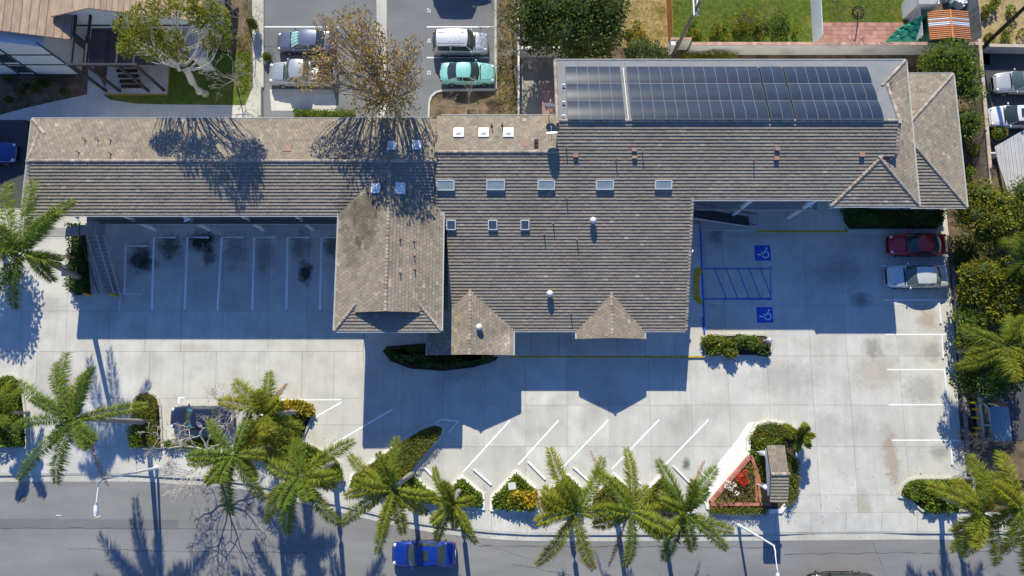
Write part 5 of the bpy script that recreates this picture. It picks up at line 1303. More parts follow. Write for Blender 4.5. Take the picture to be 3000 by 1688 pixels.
def car(spec, px, py, heading, pm, label, glass=None, truck=False, rack=False, shade=None, sunroof=False, group='cars', cat='car', name='parked_car', roofm=None, zc=0.6):
    L, W = spec['L'], spec['W']
    c = P(px, py, zc)
    root = empty(name, (c.x, c.y, 0.004), heading, label=label, cat=cat, group=group)
    gl = glass or M_CGLASS
    mb = MB(); rows = []
    for fx, fw, zt in spec['st']:
        w = W/2*fw; x = fx*L
        half = [(w*.90,.20),(w*.985,.36),(w,.55),(w*.985,zt-.17),(w*.955,zt-.06),(w*.86,zt-.012),(w*.5,zt+.012),(0,zt+.02)]
        ring = [(x,-y,z) for y, z in half]+[(x,y,z) for y, z in half[-2::-1]]
        rows.append(ring)
    n = len(rows[0]); vs = [p for r in rows for p in r]; fs = []
    for i in range(len(rows)-1):
        for j in range(n-1): fs.append((i*n+j, i*n+j+1, (i+1)*n+j+1, (i+1)*n+j))
        fs.append((i*n, (i+1)*n, (i+1)*n+n-1, i*n+n-1))
    mb.add(vs, fs, smooth=True); mb.add(rows[0], [tuple(range(n-1,-1,-1))]); mb.add(rows[-1], [tuple(range(n))])
    mb.build('body', pm, root, local=True)
    g = [q*L for q in spec['g']]; zb0, zb3 = spec['zb']; zr = spec['zr']; wb = spec['wb']*W; wr = spec['wr']*W
    T = [j/4 for j in range(-4, 5)]
    keys = [(g[0], zb0-.01, wb*.97, .14), (g[0]*.45+g[1]*.55, zb0+(zr-zb0)*.56, wb*.45+wr*.55, .12), (g[1], zr-.055, wr, .09), (g[1]*.75+g[2]*.25, zr-.008, wr*1.01, .03), (g[1]*.45+g[2]*.55, zr, wr*1.01, 0), (g[2], zr-.055, wr*.98, -.06), (g[2]*.45+g[3]*.55, zb3+(zr-zb3)*.52, wr*.5+wb*.46, -.08), (g[3], zb3-.01, wb*.93, -.10)]
    grid = [[(x+bow*(1-t*t), hw*t, z-.045*t*t) for t in T] for x, z, hw, bow in keys]
    def sheet(i0, i1, nm, m, off=0.0, j0=0, j1=8, inset_=0):
        q = MB(); vv = []
        for i in range(i0, i1+1):
            for j in range(j0, j1+1): p = grid[i][j]; vv.append((p[0], p[1], p[2]+off))
        w_ = j1-j0+1
        q.add(vv, [(a*w_+b, a*w_+b+1, (a+1)*w_+b+1, (a+1)*w_+b) for a in range(i1-i0) for b in range(w_-1)], smooth=True)
        return q.build(nm, m, root, local=True)
    sheet(0, 2, 'windshield', gl); rfp = sheet(2, 5, 'roof', roofm or pm); sheet(5, 7, 'rear_window', gl)
    for s in (-1, 1):
        e = [Vector(r[0 if s < 0 else 8]) for r in grid]
        low = [Vector((p.x, s*W*.478, zb0-.03)) for p in e]
        q = MB(); q.add(e+low, [((i, i+1, 8+i+1, 8+i) if s < 0 else (i, 8+i, 8+i+1, i+1)) for i in range(7)], smooth=True); q.build('side_pillars', pm, root, local=True)
        for i0, i1, nm in ((2, 4, 'side_window'), (4, 5, 'side_window')):
            if truck and i0 == 4: continue
            xs0 = .06 if i0 == 2 else .08
            a, b = e[i0].lerp(e[i1], .05), e[i0].lerp(e[i1], .94); la, lb = low[i0].lerp(low[i1], .05), low[i0].lerp(low[i1], .94)
            pts = [a.lerp(la, .10), b.lerp(lb, .10), b.lerp(lb, .86), a.lerp(la, .86)]
            if i0 == 2:
                fa = e[1].lerp(e[0], .35); fl = low[1].lerp(low[0], .35); pts[3] = fa.lerp(fl, .80)+Vector((0, 0, 0))
            pts = [p+Vector((0, s*.012, .012)) for p in pts]
            q = MB(); q.add(pts, [(0,1,2,3) if s > 0 else (3,2,1,0)]); q.build(nm, gl, root, local=True)
        mx = g[0]*.7+g[1]*.3
        q = MB(); q.ball((mx, s*(W/2+.08), zb0+.05), (.07,.11,.07), 8, 6); q.build('mirror', pm, root, local=True)
        q = MB(); q.ball((.452*L, s*W*.345, spec['st'][-3][2]+.005), (.15,.13,.045), 10, 6); q.build('headlight', M_HEADL, root, local=True)
        if not truck:
            q = MB(); q.ball((-.475*L, s*W*.40, spec['st'][1][2]+.02), (.10,.13,.10), 10, 6); q.build('tail_light', M_TAIL, root, local=True)
        for fx in (-.29, .30):
            wh_ = MB(); cx_, cy_, r = fx*L, s*(W/2-.11), .32
            wh_.tube([(cx_, cy_-.11, r), (cx_, cy_-.10, r), (cx_, cy_+.10, r), (cx_, cy_+.11, r)], [r-.03, r, r, r-.03], 18)
            wo = wh_.build('wheel', M_TYRE, root, local=True)
            q = MB(); q.tube([(cx_, cy_+s*.112, r), (cx_, cy_+s*.118, r)], r*.62, 14); q.build('rim', M_RIM, wo, local=True)
    # panel gaps on hood, boot and doors
    S_ = spec['st']
    def topz(fx, fy):
        for (a, b) in zip(S_, S_[1:]):
            if a[0] <= fx <= b[0]:
                t = (fx-a[0])/(b[0]-a[0]); return a[2]+(b[2]-a[2])*t, (a[1]+(b[1]-a[1])*t)*W/2
        return S_[-1][2], S_[-1][1]*W/2
    def gapline(pts):
        q = MB(); vv = []
        for fx, fy in pts:
            z, hw = topz(fx, fy); vv.append((fx*L, fy*hw, z+.012-.03*fy*fy))
        q.tube(vv, .011, 4, cap=False, smooth=False); return q
    fh = [spec['g'][0]+.01+(.47-spec['g'][0]-.01)*k/5 for k in range(6)]
    for s in (-1, 1): gapline([(f, s*(.80-.12*k/5)) for k, f in enumerate(fh)]).build('hood_gap', M_CTRIM, root, local=True)
    gapline([(.47, -.68), (.476, -.3), (.477, 0), (.476, .3), (.47, .68)]).build('hood_gap', M_CTRIM, root, local=True)
    if not truck and spec['g'][3] > -.44:
        fb = [spec['g'][3]-.01+(-.485-spec['g'][3]+.01)*k/3 for k in range(4)]
        for s in (-1, 1): gapline([(f, s*.74) for f in fb]).build('boot_gap', M_CTRIM, root, local=True)
    for s in (-1, 1):
        for fx in (.17, -.04, -.25):
            if truck and fx < -.1: continue
            MB().box(fx*L-.008, fx*L+.008, s*W/2*1.0-.012, s*W/2*1.0+.004, .35, zb0-.1).build('door_gap', M_CTRIM, root, local=True)
            MB().box(fx*L+.06, fx*L+.22, s*W/2*.995-.012, s*W/2*.995+.02, zb0-.2, zb0-.165).build('door_handle', pm, root, local=True)
        MB().box(-.2*L, .2*L, s*W/2*.97-.02, s*W/2*.97+.02, .16, .30).build('sill', M_CTRIM, root, local=True)
    for s in (-1, 1): MB().tube([(g[0]+.10, s*W*.12+.1, zb0+.02), (g[0]-.12, s*W*.12-.35*1, zb0+.10)], .012, 4).build('wiper', M_CTRIM, root, local=True)
    # grille and plate, door seams, wipers
    MB().box(.488*L, .503*L, -W*.22, W*.22, .42, .56).build('grille', M_CTRIM, root, local=True)
    if not truck: MB().box(-.505*L, -.498*L, -.26, .26, .62, .74).build('licence_plate', M_WHITEM, root, local=True)
    q = MB(); q.box(g[0]+.10, g[0]+.20, -W*.36, W*.36, zb0-.005, zb0+.012); q.build('cowl', M_CTRIM, root, local=True)
    if truck:
        x0, x1 = -.5*L, -.135*L; w = W/2
        b_ = MB(); b_.box(x0, x1, -w, -w+.08, .3, 1.08); b_.box(x0, x1, w-.08, w, .3, 1.08); b_.box(x0, x0+.06, -w+.081, w-.081, .3, 1.06); b_.box(x1-.06, x1, -w+.081, w-.081, .3, 1.08)
        b_.build('bed_sides', pm, root, local=True)
        MB().box(x0+.061, x1-.061, -w+.082, w-.082, .45, .52).build('bed_floor', M_CTRIM, root, local=True)
        MB().obox((x1-.40, .1, .521), .55, 1.0, .5).build('tool_box', M_WHITEM, root, local=True)
        for s in (-1, 1): MB().box(x0-.01, x0+.05, s*(w-.1)-.05, s*(w-.1)+.05, .6, .95).build('tail_light', M_TAIL, root, local=True)
    if rack:
        for s in (-1, 1): MB().tube([(g[1]-.15, s*wr*.80, zr+.03), (g[1]-.3, s*wr*.80, zr+.07), (g[2]+.2, s*wr*.80, zr+.07), (g[2]+.05, s*wr*.80, zr+.02)], .025, 6).build('roof_rail', M_CTRIM, root, local=True)
        for k in range(3): MB().box(g[1]-.7-k*.35, g[1]-.62-k*.35, -wr*.5, wr*.5, zr-.005, zr+.02).build('roof_rib', pm, root, local=True)
    if shade:
        ns = shade[1]
        for k in range(ns):
            q = MB(); vv = []
            for t in (k/ns+.006, (k+1)/ns-.006):
                yy = -1+2*t
                jj = (yy*.86+1)/2*8; j = min(7, int(jj)); f = jj-j
                for i in (0, 1, 2):
                    a, b = Vector(grid[i][j]), Vector(grid[i][j+1]); p = a.lerp(b, f)
                    vv.append((p.x, p.y, p.z+.012))
            q.add(vv, [(0,1,4,3),(1,2,5,4)]); q.build('sunshade_strip', shade[0][k % len(shade[0])], root, local=True)
    if sunroof:
        q = MB(); vv = [(g[1]-.75, -wr*.55, zr+.003), (g[1]-.2, -wr*.55, zr-.006), (g[1]-.2, wr*.55, zr-.006), (g[1]-.75, wr*.55, zr+.003)]
        q.add([(a, b, c_+.012) for a, b, c_ in vv], [(0,1,2,3)]); q.build('sunroof', gl, root, local=True)
    return root
PI = math.pi
M_SH1 = mat('teal_foil', (0.10,0.50,0.48), rough=.35, var=.05); M_SH2 = mat('silver_foil', (0.75,0.82,0.80), rough=.3, var=.05, metal=.3); M_SH3 = mat('turquoise_foil', (0.02,0.42,0.55), rough=.4, var=.08)
car(SED, 1242, 1622, PI, paint('blue_car_paint', (0.006,0.035,0.27), .15), 'glossy blue sedan parked on the street', group='cars on the street', sunroof=True)
car(SUV, 2462, 1716, PI, paint('black_red_paint', (0.012,0.012,0.015), .1), 'black car on the street cut off by the picture edge', group='cars on the street', rack=True)
car(COUPE, 2686, 717, PI, paint('red_car_paint', (0.45,0.008,0.02), .1), 'red car half in shade in the first straight bay', group='cars in the office lot')
car(SED, 2686, 811, PI, paint('silver_white_paint', (0.62,0.63,0.62), .2), 'silver white sedan in the bay beside the red car', M_CGLASST, group='cars in the office lot')
car(SED, 590, 1224, PI, paint('navy_car_paint', (0.02,0.03,0.075), .3), 'navy sedan with a turquoise sunshade under the leafless tree', shade=([M_SH3], 1), group='cars in the office lot')
car(SED, 893, 118, PI, paint('blue_grey_paint', (0.16,0.18,0.25), .45), 'blue grey sedan with a striped foil sunshade behind the pickup', shade=([M_SH2, M_SH1], 9), group='cars in the rear lot', zc=.9)
car(TRUCK, 884, 215, PI, paint('silver_truck_paint', (0.42,0.43,0.46), .4), 'silver pickup truck partly under the brown leaved tree', M_CGLASST, truck=True, group='cars in the rear lot', cat='pickup truck', name='pickup_truck', zc=.8)
car(SUV, 1348, 124, 0, paint('silver_suv_paint', (0.55,0.55,0.58), .4), 'silver sport utility car with roof rails', rack=True, group='cars in the rear lot', zc=.9)
car(COUPE, 1370, 213, 0, paint('teal_car_paint', (0.26,0.60,0.55), .1), 'pale teal coupe beside the bare soil corner', group='cars in the rear lot', zc=.8)
car(VAN, 1352, -52, 0, paint('white_van_paint', (0.7,0.7,0.7), .1), 'white van above the numbered bays throwing a dark shadow', group='cars in the rear lot', zc=.0, cat='van', name='parked_van')
car(SED, 3000, 240, PI, paint('pale_silver_paint', (0.50,0.51,0.51), .3), 'pale silver car by the beige wall of the right lot', M_CGLASST, group='cars in the right lot', zc=.8)
car(HATCH, 2982, 340, PI, paint('white_car_paint', (0.75,0.76,0.77), .1), 'white car with a sunroof near the round yellow green bush', sunroof=True, group='cars in the right lot', zc=.8)
car(SUV, 2905, 1216, PI/2, paint('shaded_grey_paint', (0.22,0.27,0.29), .2), 'grey car in the shaded drive between yellow bollards', group='cars in the shaded drive', zc=.8)  # paint darkened to carry the shade of the drive
car(SED, -42, 445, 0, paint('dark_blue_paint', (0.02,0.05,0.22), .3), 'dark blue car in shade left of the tiled block', group='cars beside the left block', zc=.8)
# ================================================================== plants
M_PALM = leafmat('palm_leaf', (0.215, 0.275, 0.036), .42, .2, .9)
M_LEAF = leafmat('shrub_leaf', (0.185, 0.26, 0.03), .34, .25, 1.5)
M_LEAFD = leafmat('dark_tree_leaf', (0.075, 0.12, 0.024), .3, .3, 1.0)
M_LEAFY = leafmat('yellow_green_leaf', (0.27, 0.28, 0.03), .36, .25, 1.2)
M_LEAFB = leafmat('brown_autumn_leaf', (0.46, 0.32, 0.10), .35, .35, 1.5)
M_GOLD = leafmat('golden_grass', (0.52, 0.43, 0.05), .3, .2, 2.0)
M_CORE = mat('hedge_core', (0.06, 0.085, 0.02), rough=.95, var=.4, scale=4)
M_BARKW = mat('white_bark', (0.55, 0.52, 0.45), rough=.85, var=.2, scale=3, col2=(.3,.27,.22), scale2=2, thr=(.55,.7))
M_BARKG = mat('grey_twig_bark', (0.30, 0.27, 0.25), rough=.9, var=.25, scale=4)
M_BARKB = mat('brown_bark', (0.16, 0.12, 0.09), rough=.9, var=.3, scale=4, bump=.5, bscale=20)
M_BARKD = mat('dark_twig_bark', (0.10, 0.09, 0.09), rough=.9, var=.3, scale=4)
M_PTRUNK = mat('palm_trunk_bark', (0.30, 0.27, 0.24), rough=.9, var=.2, scale=2, bump=.5, bscale=12, stretch=(1,1,6))
M_SHAFT = mat('palm_crownshaft', (0.10, 0.14, 0.03), rough=.5, var=.15)
M_DEAD = leafmat('dead_frond', (0.34, 0.22, 0.10), .25, .25, 2)
rp = random.Random(21)
def kite(mb, p, d, w, L, col, bend=0.0):
    """leaf from p along d (unit), width direction w"""
    m = p+d*L*.45; t = p+d*L+Vector((0,0,-bend))
    b = len(mb.v)
    mb.v += [tuple(p), tuple(m+w), tuple(t), tuple(m-w)]
    mb.f.append((b, b+1, b+2, b+3)); mb.c.append(col); mb.sm.append(False)
def rvec(r=rp):
    while True:
        v = Vector((r.uniform(-1,1), r.uniform(-1,1), r.uniform(-1,1)))
        if 0.05 < v.length < 1: return v.normalized()
def frond_mesh(c, tip, lift, wid, n=72, tone=0, r=rp, dens=1.0):
    """feather frond from c to tip, returned with its stem"""
    mb = MB(); st_ = MB(); c = Vector(c); tip = Vector(tip); L = (tip-c).length
    hz = (tip-c).cross(Vector((0,0,1))).normalized()*L*r.uniform(-.13,.13)
    ctl = c*.5+tip*.5+Vector((0,0,lift*L))+hz
    def q(t): return c*(1-t)*(1-t)+ctl*2*t*(1-t)+tip*t*t
    pts = [q(i/10) for i in range(11)]
    st_.tube(pts, [.035*(1-i/10)+.006 for i in range(11)], 5)
    yel = r.uniform(-.2, .35)+PT if tone == 0 else tone
    for i in range(n):
        t = .06+.94*i/(n-1)
        p = q(t)+Vector((0,0,-.10*L*max(0,t-.55)**2*2)); tg = (q(min(1, t+.02))-q(t-.02)).normalized()
        sd = tg.cross(Vector((0,0,1)))
        if sd.length < .05: sd = Vector((1,0,0))
        sd.normalize(); up = sd.cross(tg)
        prof = min(1, .45+1.7*t)*(1-.5*max(0, t-.72)/.28)
        for s in (-1, 1):
            for rep in range(4):
                an = r.uniform(-1.25, 1.15); ll = wid*prof*r.uniform(.65, 1.15)
                d = (sd*s*math.cos(an)+up*math.sin(an)+tg*r.uniform(.25,.9)).normalized()
                w = tg.cross(d)
                if w.length < .01: w = up
                w = (tg*.8+up*r.uniform(-.5,.5)).normalized()*.026
                y = clamp(yel+r.uniform(-.25,.3)+.25*t, -.4, 1.1); b = r.uniform(.55, 1.3)  # random tone, plus sunlit yellowing towards the tip put into the colour
                col = ((.75+1.0*max(0,y))*b, (.92+.35*max(0,y))*b, (.9-.2*max(0,y))*b)
                kite(mb, p, d, w, ll, col, bend=ll*r.uniform(.15,.65))
    return mb, st_
PT = 0.0
def palm(crown, h, base, tips, label, dead=(), extra=3, spear=None, wid=.70, lift=.18, group='palms along the street', tipdrop=1.2, r0=.19, mat_=None):
    global PT
    PT = rp.uniform(-.1, .4); wid *= rp.uniform(.88, 1.12)
    C = P(*crown, h); B = P(*base) if base else Vector((C.x, C.y, 0)); B.z = 0.05
    root = empty('palm_tree', B, label=label, cat='palm', group=group)
    mid = B.lerp(C, .5)+Vector((rp.uniform(-.1,.1), rp.uniform(-.1,.1), 0))
    pts = []; rad = []
    for i in range(13):
        t = i/12; p = B*(1-t)**2+mid*2*t*(1-t)+C*t*t; pts.append(p-Vector((0,0,.8*t))); rad.append(r0*(1.15-.35*t)*(1.25 if i == 0 else 1))
    MB().tube(pts, rad, 12).build('trunk', M_PTRUNK, root)
    e = pts[-1]; MB().tube([e, e+Vector((0,0,.5)), e+Vector((0,0,.95))], [r0*.95, r0*.85, r0*.3], 10).build('crownshaft', M_SHAFT, root)
    Rm = 0; T = []
    for tp in tips:
        z = h-tipdrop*rp.uniform(.6, 1.3); tp3 = P(*tp, z); T.append((tp3, lift*rp.uniform(.8,1.3), 0)); Rm = max(Rm, (tp3-C).length)
    for k in range(extra):
        a = rp.uniform(0, 2*PI); l = Rm*rp.uniform(.35,.62); T.append((C+Vector((math.cos(a)*l, math.sin(a)*l, rp.uniform(.6,1.4))), .08, 0))
    for tp3, lf, tone in T:
        m, s = frond_mesh(C, tp3, lf, wid*rp.uniform(.85,1.1), tone=tone)
        f = s.build('frond', M_SHAFT, root); m.build('leaflets', mat_ or M_PALM, f)
    for tp in dead:
        tp3 = P(*tp, h-2.2); m, s = frond_mesh(C-Vector((0,0,.4)), tp3, .05, wid*.35, n=40, tone=.3)
        f = s.build('dead_frond', MATS['dead_frond_stem'], root); m.build('leaflets', M_DEAD, f)
    if spear:
        tp3 = P(*spear, h+1.3); m, s = frond_mesh(C, tp3, .0, wid*.42, n=40, tone=.15)
        f = s.build('young_frond', mat('pale_spear', (0.35,0.38,0.08), var=.1), root); m.build('leaflets', M_PALM, f)
    return root
mat('dead_frond_stem', (0.30,0.20,0.10), var=.2)
palm((68,738), 9.8, (240,817), [(211,587),(93,525),(18,535),(174,767),(150,822),(37,903),(-30,860),(-70,760),(-60,640),(125,640)], 'palm with a leaning pale trunk beside the outdoor stairs hedge', dead=[(211,752)], group='palms at the left driveway')
palm((222,1228), 9.3, (432,1236), [(188,1036),(158,1064),(243,1098),(424,1187),(48,1119),(30,1255),(47,1406),(160,1415),(150,1300),(90,1170)], 'large palm leaning out of the narrow planter island', dead=[(310,1424)], group='palms at the left driveway')
palm((10,1210), 2.6, None, [(-60,1150),(60,1140),(-40,1260),(50,1270),(20,1120)], 'short bushy palm in the rounded bed at the driveway', group='small palms', extra=6, wid=.5, lift=.3, tipdrop=.3, r0=.12)
palm((686,1333), 7.6, None, [(608,1232),(548,1357),(673,1508),(773,1464),(731,1210),(849,1352),(745,1400)], 'palm with drooping fronds next to the leafless tree', dead=[(650,1420)])
palm((775,1215), 7.2, None, [(683,1119),(786,1091),(638,1177),(880,1262),(712,1300),(800,1330)], 'palm beside the golden grass tip', dead=[(838,1125)])
palm((884,1395), 8.0, None, [(866,1285),(1033,1294),(778,1345),(995,1540),(778,1530),(838,1566),(787,1462),(985,1420)], 'palm with a bright green heart over the street kerb', dead=[(955,1480),(840,1470)], spear=(881,1470))
palm((1154,1432), 8.0, None, [(1160,1284),(1022,1335),(1010,1456),(1002,1537),(1103,1624),(1180,1563),(1280,1452),(1251,1503)], 'palm at the long pointed planter above the blue sedan', dead=[(1075,1500)], spear=(1149,1380))
palm((1326,1474), 6.2, None, [(1272,1370),(1278,1586),(1331,1549),(1395,1592),(1390,1462),(1270,1465)], 'smaller palm between the blue sedan and the wheel stops', dead=[(1366,1560)], spear=(1300,1473), wid=.6)
palm((1688,1498), 8.0, None, [(1611,1316),(1766,1345),(1592,1434),(1573,1656),(1739,1669),(1790,1487)], 'left of two touching palms over the kerb', dead=[(1640,1560)])
palm((1849,1498), 8.0, None, [(1836,1316),(1745,1382),(1739,1541),(1833,1661),(1978,1506),(1935,1581),(1900,1430)], 'right of two touching palms over the kerb', dead=[(1785,1661),(1731,1324)])
palm((2010,1503), 8.0, None, [(1930,1351),(2102,1372),(1947,1644),(2031,1611),(2149,1557),(2132,1611),(2075,1440),(1935,1450)], 'palm with a yellow heart beside the brick planter', dead=[(2065,1352)], spear=(1995,1510))
palm((2880,1500), 6.4, (2752,1452), [(2791,1613),(2826,1632),(2925,1656),(2796,1562),(2807,1405),(2724,1426),(2847,1335),(2960,1420)], 'palm with a leaning trunk in the bed beside the right driveway')
palm((2992,1488), 7.5, None, [(2938,1327),(2900,1390),(3060,1360),(2950,1620),(3010,1680),(3090,1560),(2905,1540)], 'palm at the right edge over the sidewalk')
palm((2945,1015), 5.0, None, [(2800,1074),(2817,957),(2962,926),(2907,1136),(3040,1090),(3050,960),(2860,985),(2840,1040)], 'feathery palm behind the right edge of the lot', group='palms behind the lot', lift=.25)
palm((3010,760), 5.0, None, [(2940,700),(2950,820),(3040,850),(2985,690),(3080,760)], 'palm among the shrubs right of the silver sedan', group='palms behind the lot', lift=.25)
palm((2345,1275), 1.8, None, [(2300,1245),(2360,1240),(2385,1275),(2375,1310),(2335,1325)], 'small spiky palm at the tip of the sign bed', group='small palms', extra=5, wid=.35, lift=.25, tipdrop=.2, r0=.09)
# ------------------------------------------------------------------ leaf clouds
def leaf_blob(mb, c, rad, n, size, r=rp, base=(1,1,1), spread=.35, shell=.55):
    c = Vector(c); rad = Vector(rad)
    for _ in range(n):
        d = rvec(r); k = shell+(1-shell)*r.random()**.6
        p = c+Vector((d.x*rad.x, d.y*rad.y, d.z*rad.z))*k
        o = (d+rvec(r)*.9+Vector((0,0,.35))).normalized(); w = o.cross(rvec(r))
        if w.length < .05: continue
        s = size*r.uniform(.6,1.3); b = r.uniform(1-spread, 1+spread*.8)
        y = r.uniform(-.12,.18)
        kite(mb, p, o, w.normalized()*s*.34, s, (base[0]*b*(1+y), base[1]*b, base[2]*b*(1-y)))
def shrub(px, py, rx, ry, h, label, m=None, n=420, size=.16, core=True, group=None, name='shrub', z0=.06, lumps=5, cat='shrub'):
    c = P(px, py, h*.5); r = rp
    root = empty(name, (c.x, c.y, z0), label=label, cat=cat, group=group)
    mb = MB(); k_ = MB()
    for k in range(lumps):
        a = r.uniform(0, 2*PI); q = r.uniform(0,.5) if k else 0
        cc = Vector((c.x+math.cos(a)*q*rx, c.y+math.sin(a)*q*ry, z0+h*r.uniform(.45,.6)))
        rr = Vector((rx*r.uniform(.5,.7), ry*r.uniform(.5,.7), h*.48))
        if lumps == 1: rr = Vector((rx, ry, h*.5))
        b = r.uniform(.8,1.15)
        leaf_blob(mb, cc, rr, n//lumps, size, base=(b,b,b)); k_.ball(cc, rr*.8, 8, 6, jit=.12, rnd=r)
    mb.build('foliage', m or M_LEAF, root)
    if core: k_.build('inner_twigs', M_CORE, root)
    return root
def inpoly(x, y, poly):
    c = False; n = len(poly)
    for i in range(n):
        x1, y1 = poly[i]; x2, y2 = poly[(i+1)%n]
        if (y1 > y) != (y2 > y) and x < (x2-x1)*(y-y1)/(y2-y1)+x1: c = not c
    return c
def hedge(poly, h, label, m=None, dens=170, size=.15, name='hedge', flat=.12, group=None, cat='hedge', core=True, z0=.06, lump=.25):
    """clipped or loose planting that fills a ground polygon"""
    xs = [p[0] for p in poly]; ys = [p[1] for p in poly]; A = abs(area(poly)); r = rp
    root = empty(name, (sum(xs)/len(xs), sum(ys)/len(ys), z0), label=label, cat=cat, group=group)
    mb = MB(); n = int(A*dens); k = 0
    ph = [(r.uniform(.8,2.6), r.uniform(.8,2.6), r.uniform(0,6)) for _ in range(5)]
    def hh(x, y): return h*(1+lump*sum(math.sin(a*x+b*y+q) for a, b, q in ph)/2.2)
    def tone_(x, y): v = sum(math.sin(1.7*a*x+1.9*b*y+2*q) for a, b, q in ph[:3])/3; return (1+.28*v, 1+.10*v, 1-.15*v)
    while k < n:
        x = r.uniform(min(xs), max(xs)); y = r.uniform(min(ys), max(ys))
        if not inpoly(x, y, poly): continue
        z = z0+hh(x, y)*(1-flat*r.random()**2*3)
        k += 1
        o = (rvec(r)+Vector((0,0,.6))).normalized(); w = o.cross(rvec(r))
        if w.length < .05: continue
        s = size*r.uniform(.6,1.3); b = r.uniform(.65,1.2); yv = r.uniform(-.1,.2)
        tn = tone_(x, y); kite(mb, Vector((x+r.gauss(0,.05), y+r.gauss(0,.05), z)), o, w.normalized()*s*.34, s, (b*(1+yv)*tn[0], b*tn[1], b*(1-yv)*tn[2]))
    # sides
    for i in range(len(poly)):
        a = Vector((*poly[i], 0)); b = Vector((*poly[(i+1)%len(poly)], 0)); L = (b-a).length
        for _ in range(int(L*h*dens*.8)):
            t = r.random(); p = a.lerp(b, t)+Vector((r.gauss(0,.06), r.gauss(0,.06), 0)); p.z = z0+r.random()*hh(p.x, p.y)
            o = (rvec(r)+Vector((0,0,.3))).normalized(); w = o.cross(rvec(r))
            if w.length < .05: continue
            s = size*r.uniform(.6,1.3); bb = r.uniform(.65,1.15); kite(mb, p, o, w.normalized()*s*.34, s, (bb, bb, bb))
    mb.build('foliage', m or M_LEAF, root)
    if core:
        q = inset(poly if area(poly) > 0 else poly[::-1], .08)
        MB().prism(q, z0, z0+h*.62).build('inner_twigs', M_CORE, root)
    return root
def pxpoly(l): return [P2(*p) for p in l]
def inner(key): return inset(BEDS[key][0], .3)
M_HED = leafmat('olive_hedge_leaf', (0.205, 0.20, 0.024), .3, .25, 2)
hedge(pxpoly([(1040,1392),(1090,1360),(1185,1294),(1240,1260),(1275,1249),(1294,1254),(1292,1272),(1240,1332),(1200,1380)]), .75, 'clipped olive hedge running to the long pointed planter tip', M_HED, 260, .10, lump=.05)
hedge(pxpoly([(1032,1415),(1060,1385),(1200,1382),(1235,1420),(1275,1450),(1280,1472),(1200,1458),(1110,1435)]), .55, 'bright green loose shrubs at the foot of the long pointed planter', M_LEAF, 190, .2)
TL = ['bright green shrubs in the pointed bed near the smaller palm','bright green shrubs around the utility box','shrubs under the left touching palm','shrubs under the right touching palm','olive shrubs in the pointed bed by the brick planter']
for k in range(5): hedge(inner('t%d' % k), .55, TL[k], [M_LEAF, M_LEAF, M_LEAF, M_HED, M_HED][k], 230, .2 if k < 3 else .14)
hedge(pxpoly([(1490,1440),(1568,1436),(1568,1478),(1500,1478)]), .85, 'golden yellow shrub beside the utility box', M_GOLD, 230, .22, name='golden_shrub', cat='shrub')
hedge(pxpoly([(1590,1455),(1622,1448),(1625,1480),(1590,1482)]), .8, 'golden yellow shrub by the narrow path strip', M_GOLD, 230, .22, name='golden_shrub', cat='shrub')
hedge(pxpoly([(800,1200),(812,1188),(860,1178),(898,1182),(916,1198),(914,1212),(860,1206),(812,1214)]), .6, 'golden grass at the rounded planter tip', M_GOLD, 320, .28, name='ornamental_grass', cat='grass')
hedge(pxpoly([(745,1250),(800,1212),(900,1216),(890,1240),(875,1285),(780,1290),(700,1325)]), .6, 'olive brown shrubs behind the golden grass', M_HED, 200, .16)
hedge(pxpoly([(700,1326),(780,1292),(880,1292),(955,1330),(995,1358),(1005,1402),(930,1384),(840,1360),(740,1340)]), .65, 'mixed green shrubs along the wide planter under the palms', M_LEAF, 200, .18)
hedge(pxpoly([(400,1305),(400,1195),(412,1162),(432,1156),(452,1162),(464,1190),(470,1308)]), .6, 'green hedge filling the narrow planter island', M_HED, 260, .12)
hedge(pxpoly([(395,1306),(395,1250),(418,1250),(418,1306)]), .75, 'bright green shrub at the sidewalk end of the narrow island', M_LEAF, 260, .14)
hedge(pxpoly([(486,1306),(490,1292),(640,1286),(645,1320),(560,1312)]), .4, 'low green shrubs under the leafless tree', M_LEAF, 200, .16)
hedge(inner('edge'), .7, 'dense dark shrubs in the rounded bed at the driveway', M_LEAF, 180, .2)
hedge(pxpoly([(2192,1284),(2216,1246),(2247,1238),(2292,1243),(2325,1262),(2340,1290),(2300,1281),(2240,1278),(2205,1300)]), .6, 'rounded clipped hedge at the tip of the sign bed', M_HED, 300, .10, lump=.08)
hedge(pxpoly([(2198,1322),(2215,1290),(2250,1284),(2290,1288),(2285,1330),(2240,1345),(2205,1345)]), .6, 'bright green shrub behind the sign', M_LEAF, 230, .18)
hedge(pxpoly([(2215,1350),(2240,1350),(2246,1420),(2232,1420)]), .55, 'small green shrubs between mulch and sign', M_LEAFY, 230, .16)
hedge(pxpoly([(2300,1330),(2330,1345),(2332,1400),(2328,1455),(2300,1480),(2296,1420)]), .7, 'olive hedge on the driveway side of the sign', M_HED, 260, .12)
hedge(pxpoly([(2075,1484),(2240,1484),(2240,1502),(2078,1503)]), .65, 'long clipped hedge below the brick planter', M_HED, 300, .10, lump=.05)
hedge(pxpoly([(2645,1440),(2655,1418),(2680,1408),(2780,1408),(2780,1440),(2740,1455),(2660,1462)]), .7, 'rounded green hedge at the right driveway bed', M_LEAF, 240, .16)
hedge(pxpoly([(2700,1466),(2790,1462),(2800,1492),(2710,1496)]), .4, 'bright leafy plants in the shade of the right driveway hedge', M_LEAF, 120, .3, core=False)
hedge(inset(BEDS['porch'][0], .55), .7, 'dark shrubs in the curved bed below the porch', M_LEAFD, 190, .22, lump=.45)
hedge(inner('shade'), .8, 'dark shrubs in shade against the right wing', M_LEAFD, 120, .18)
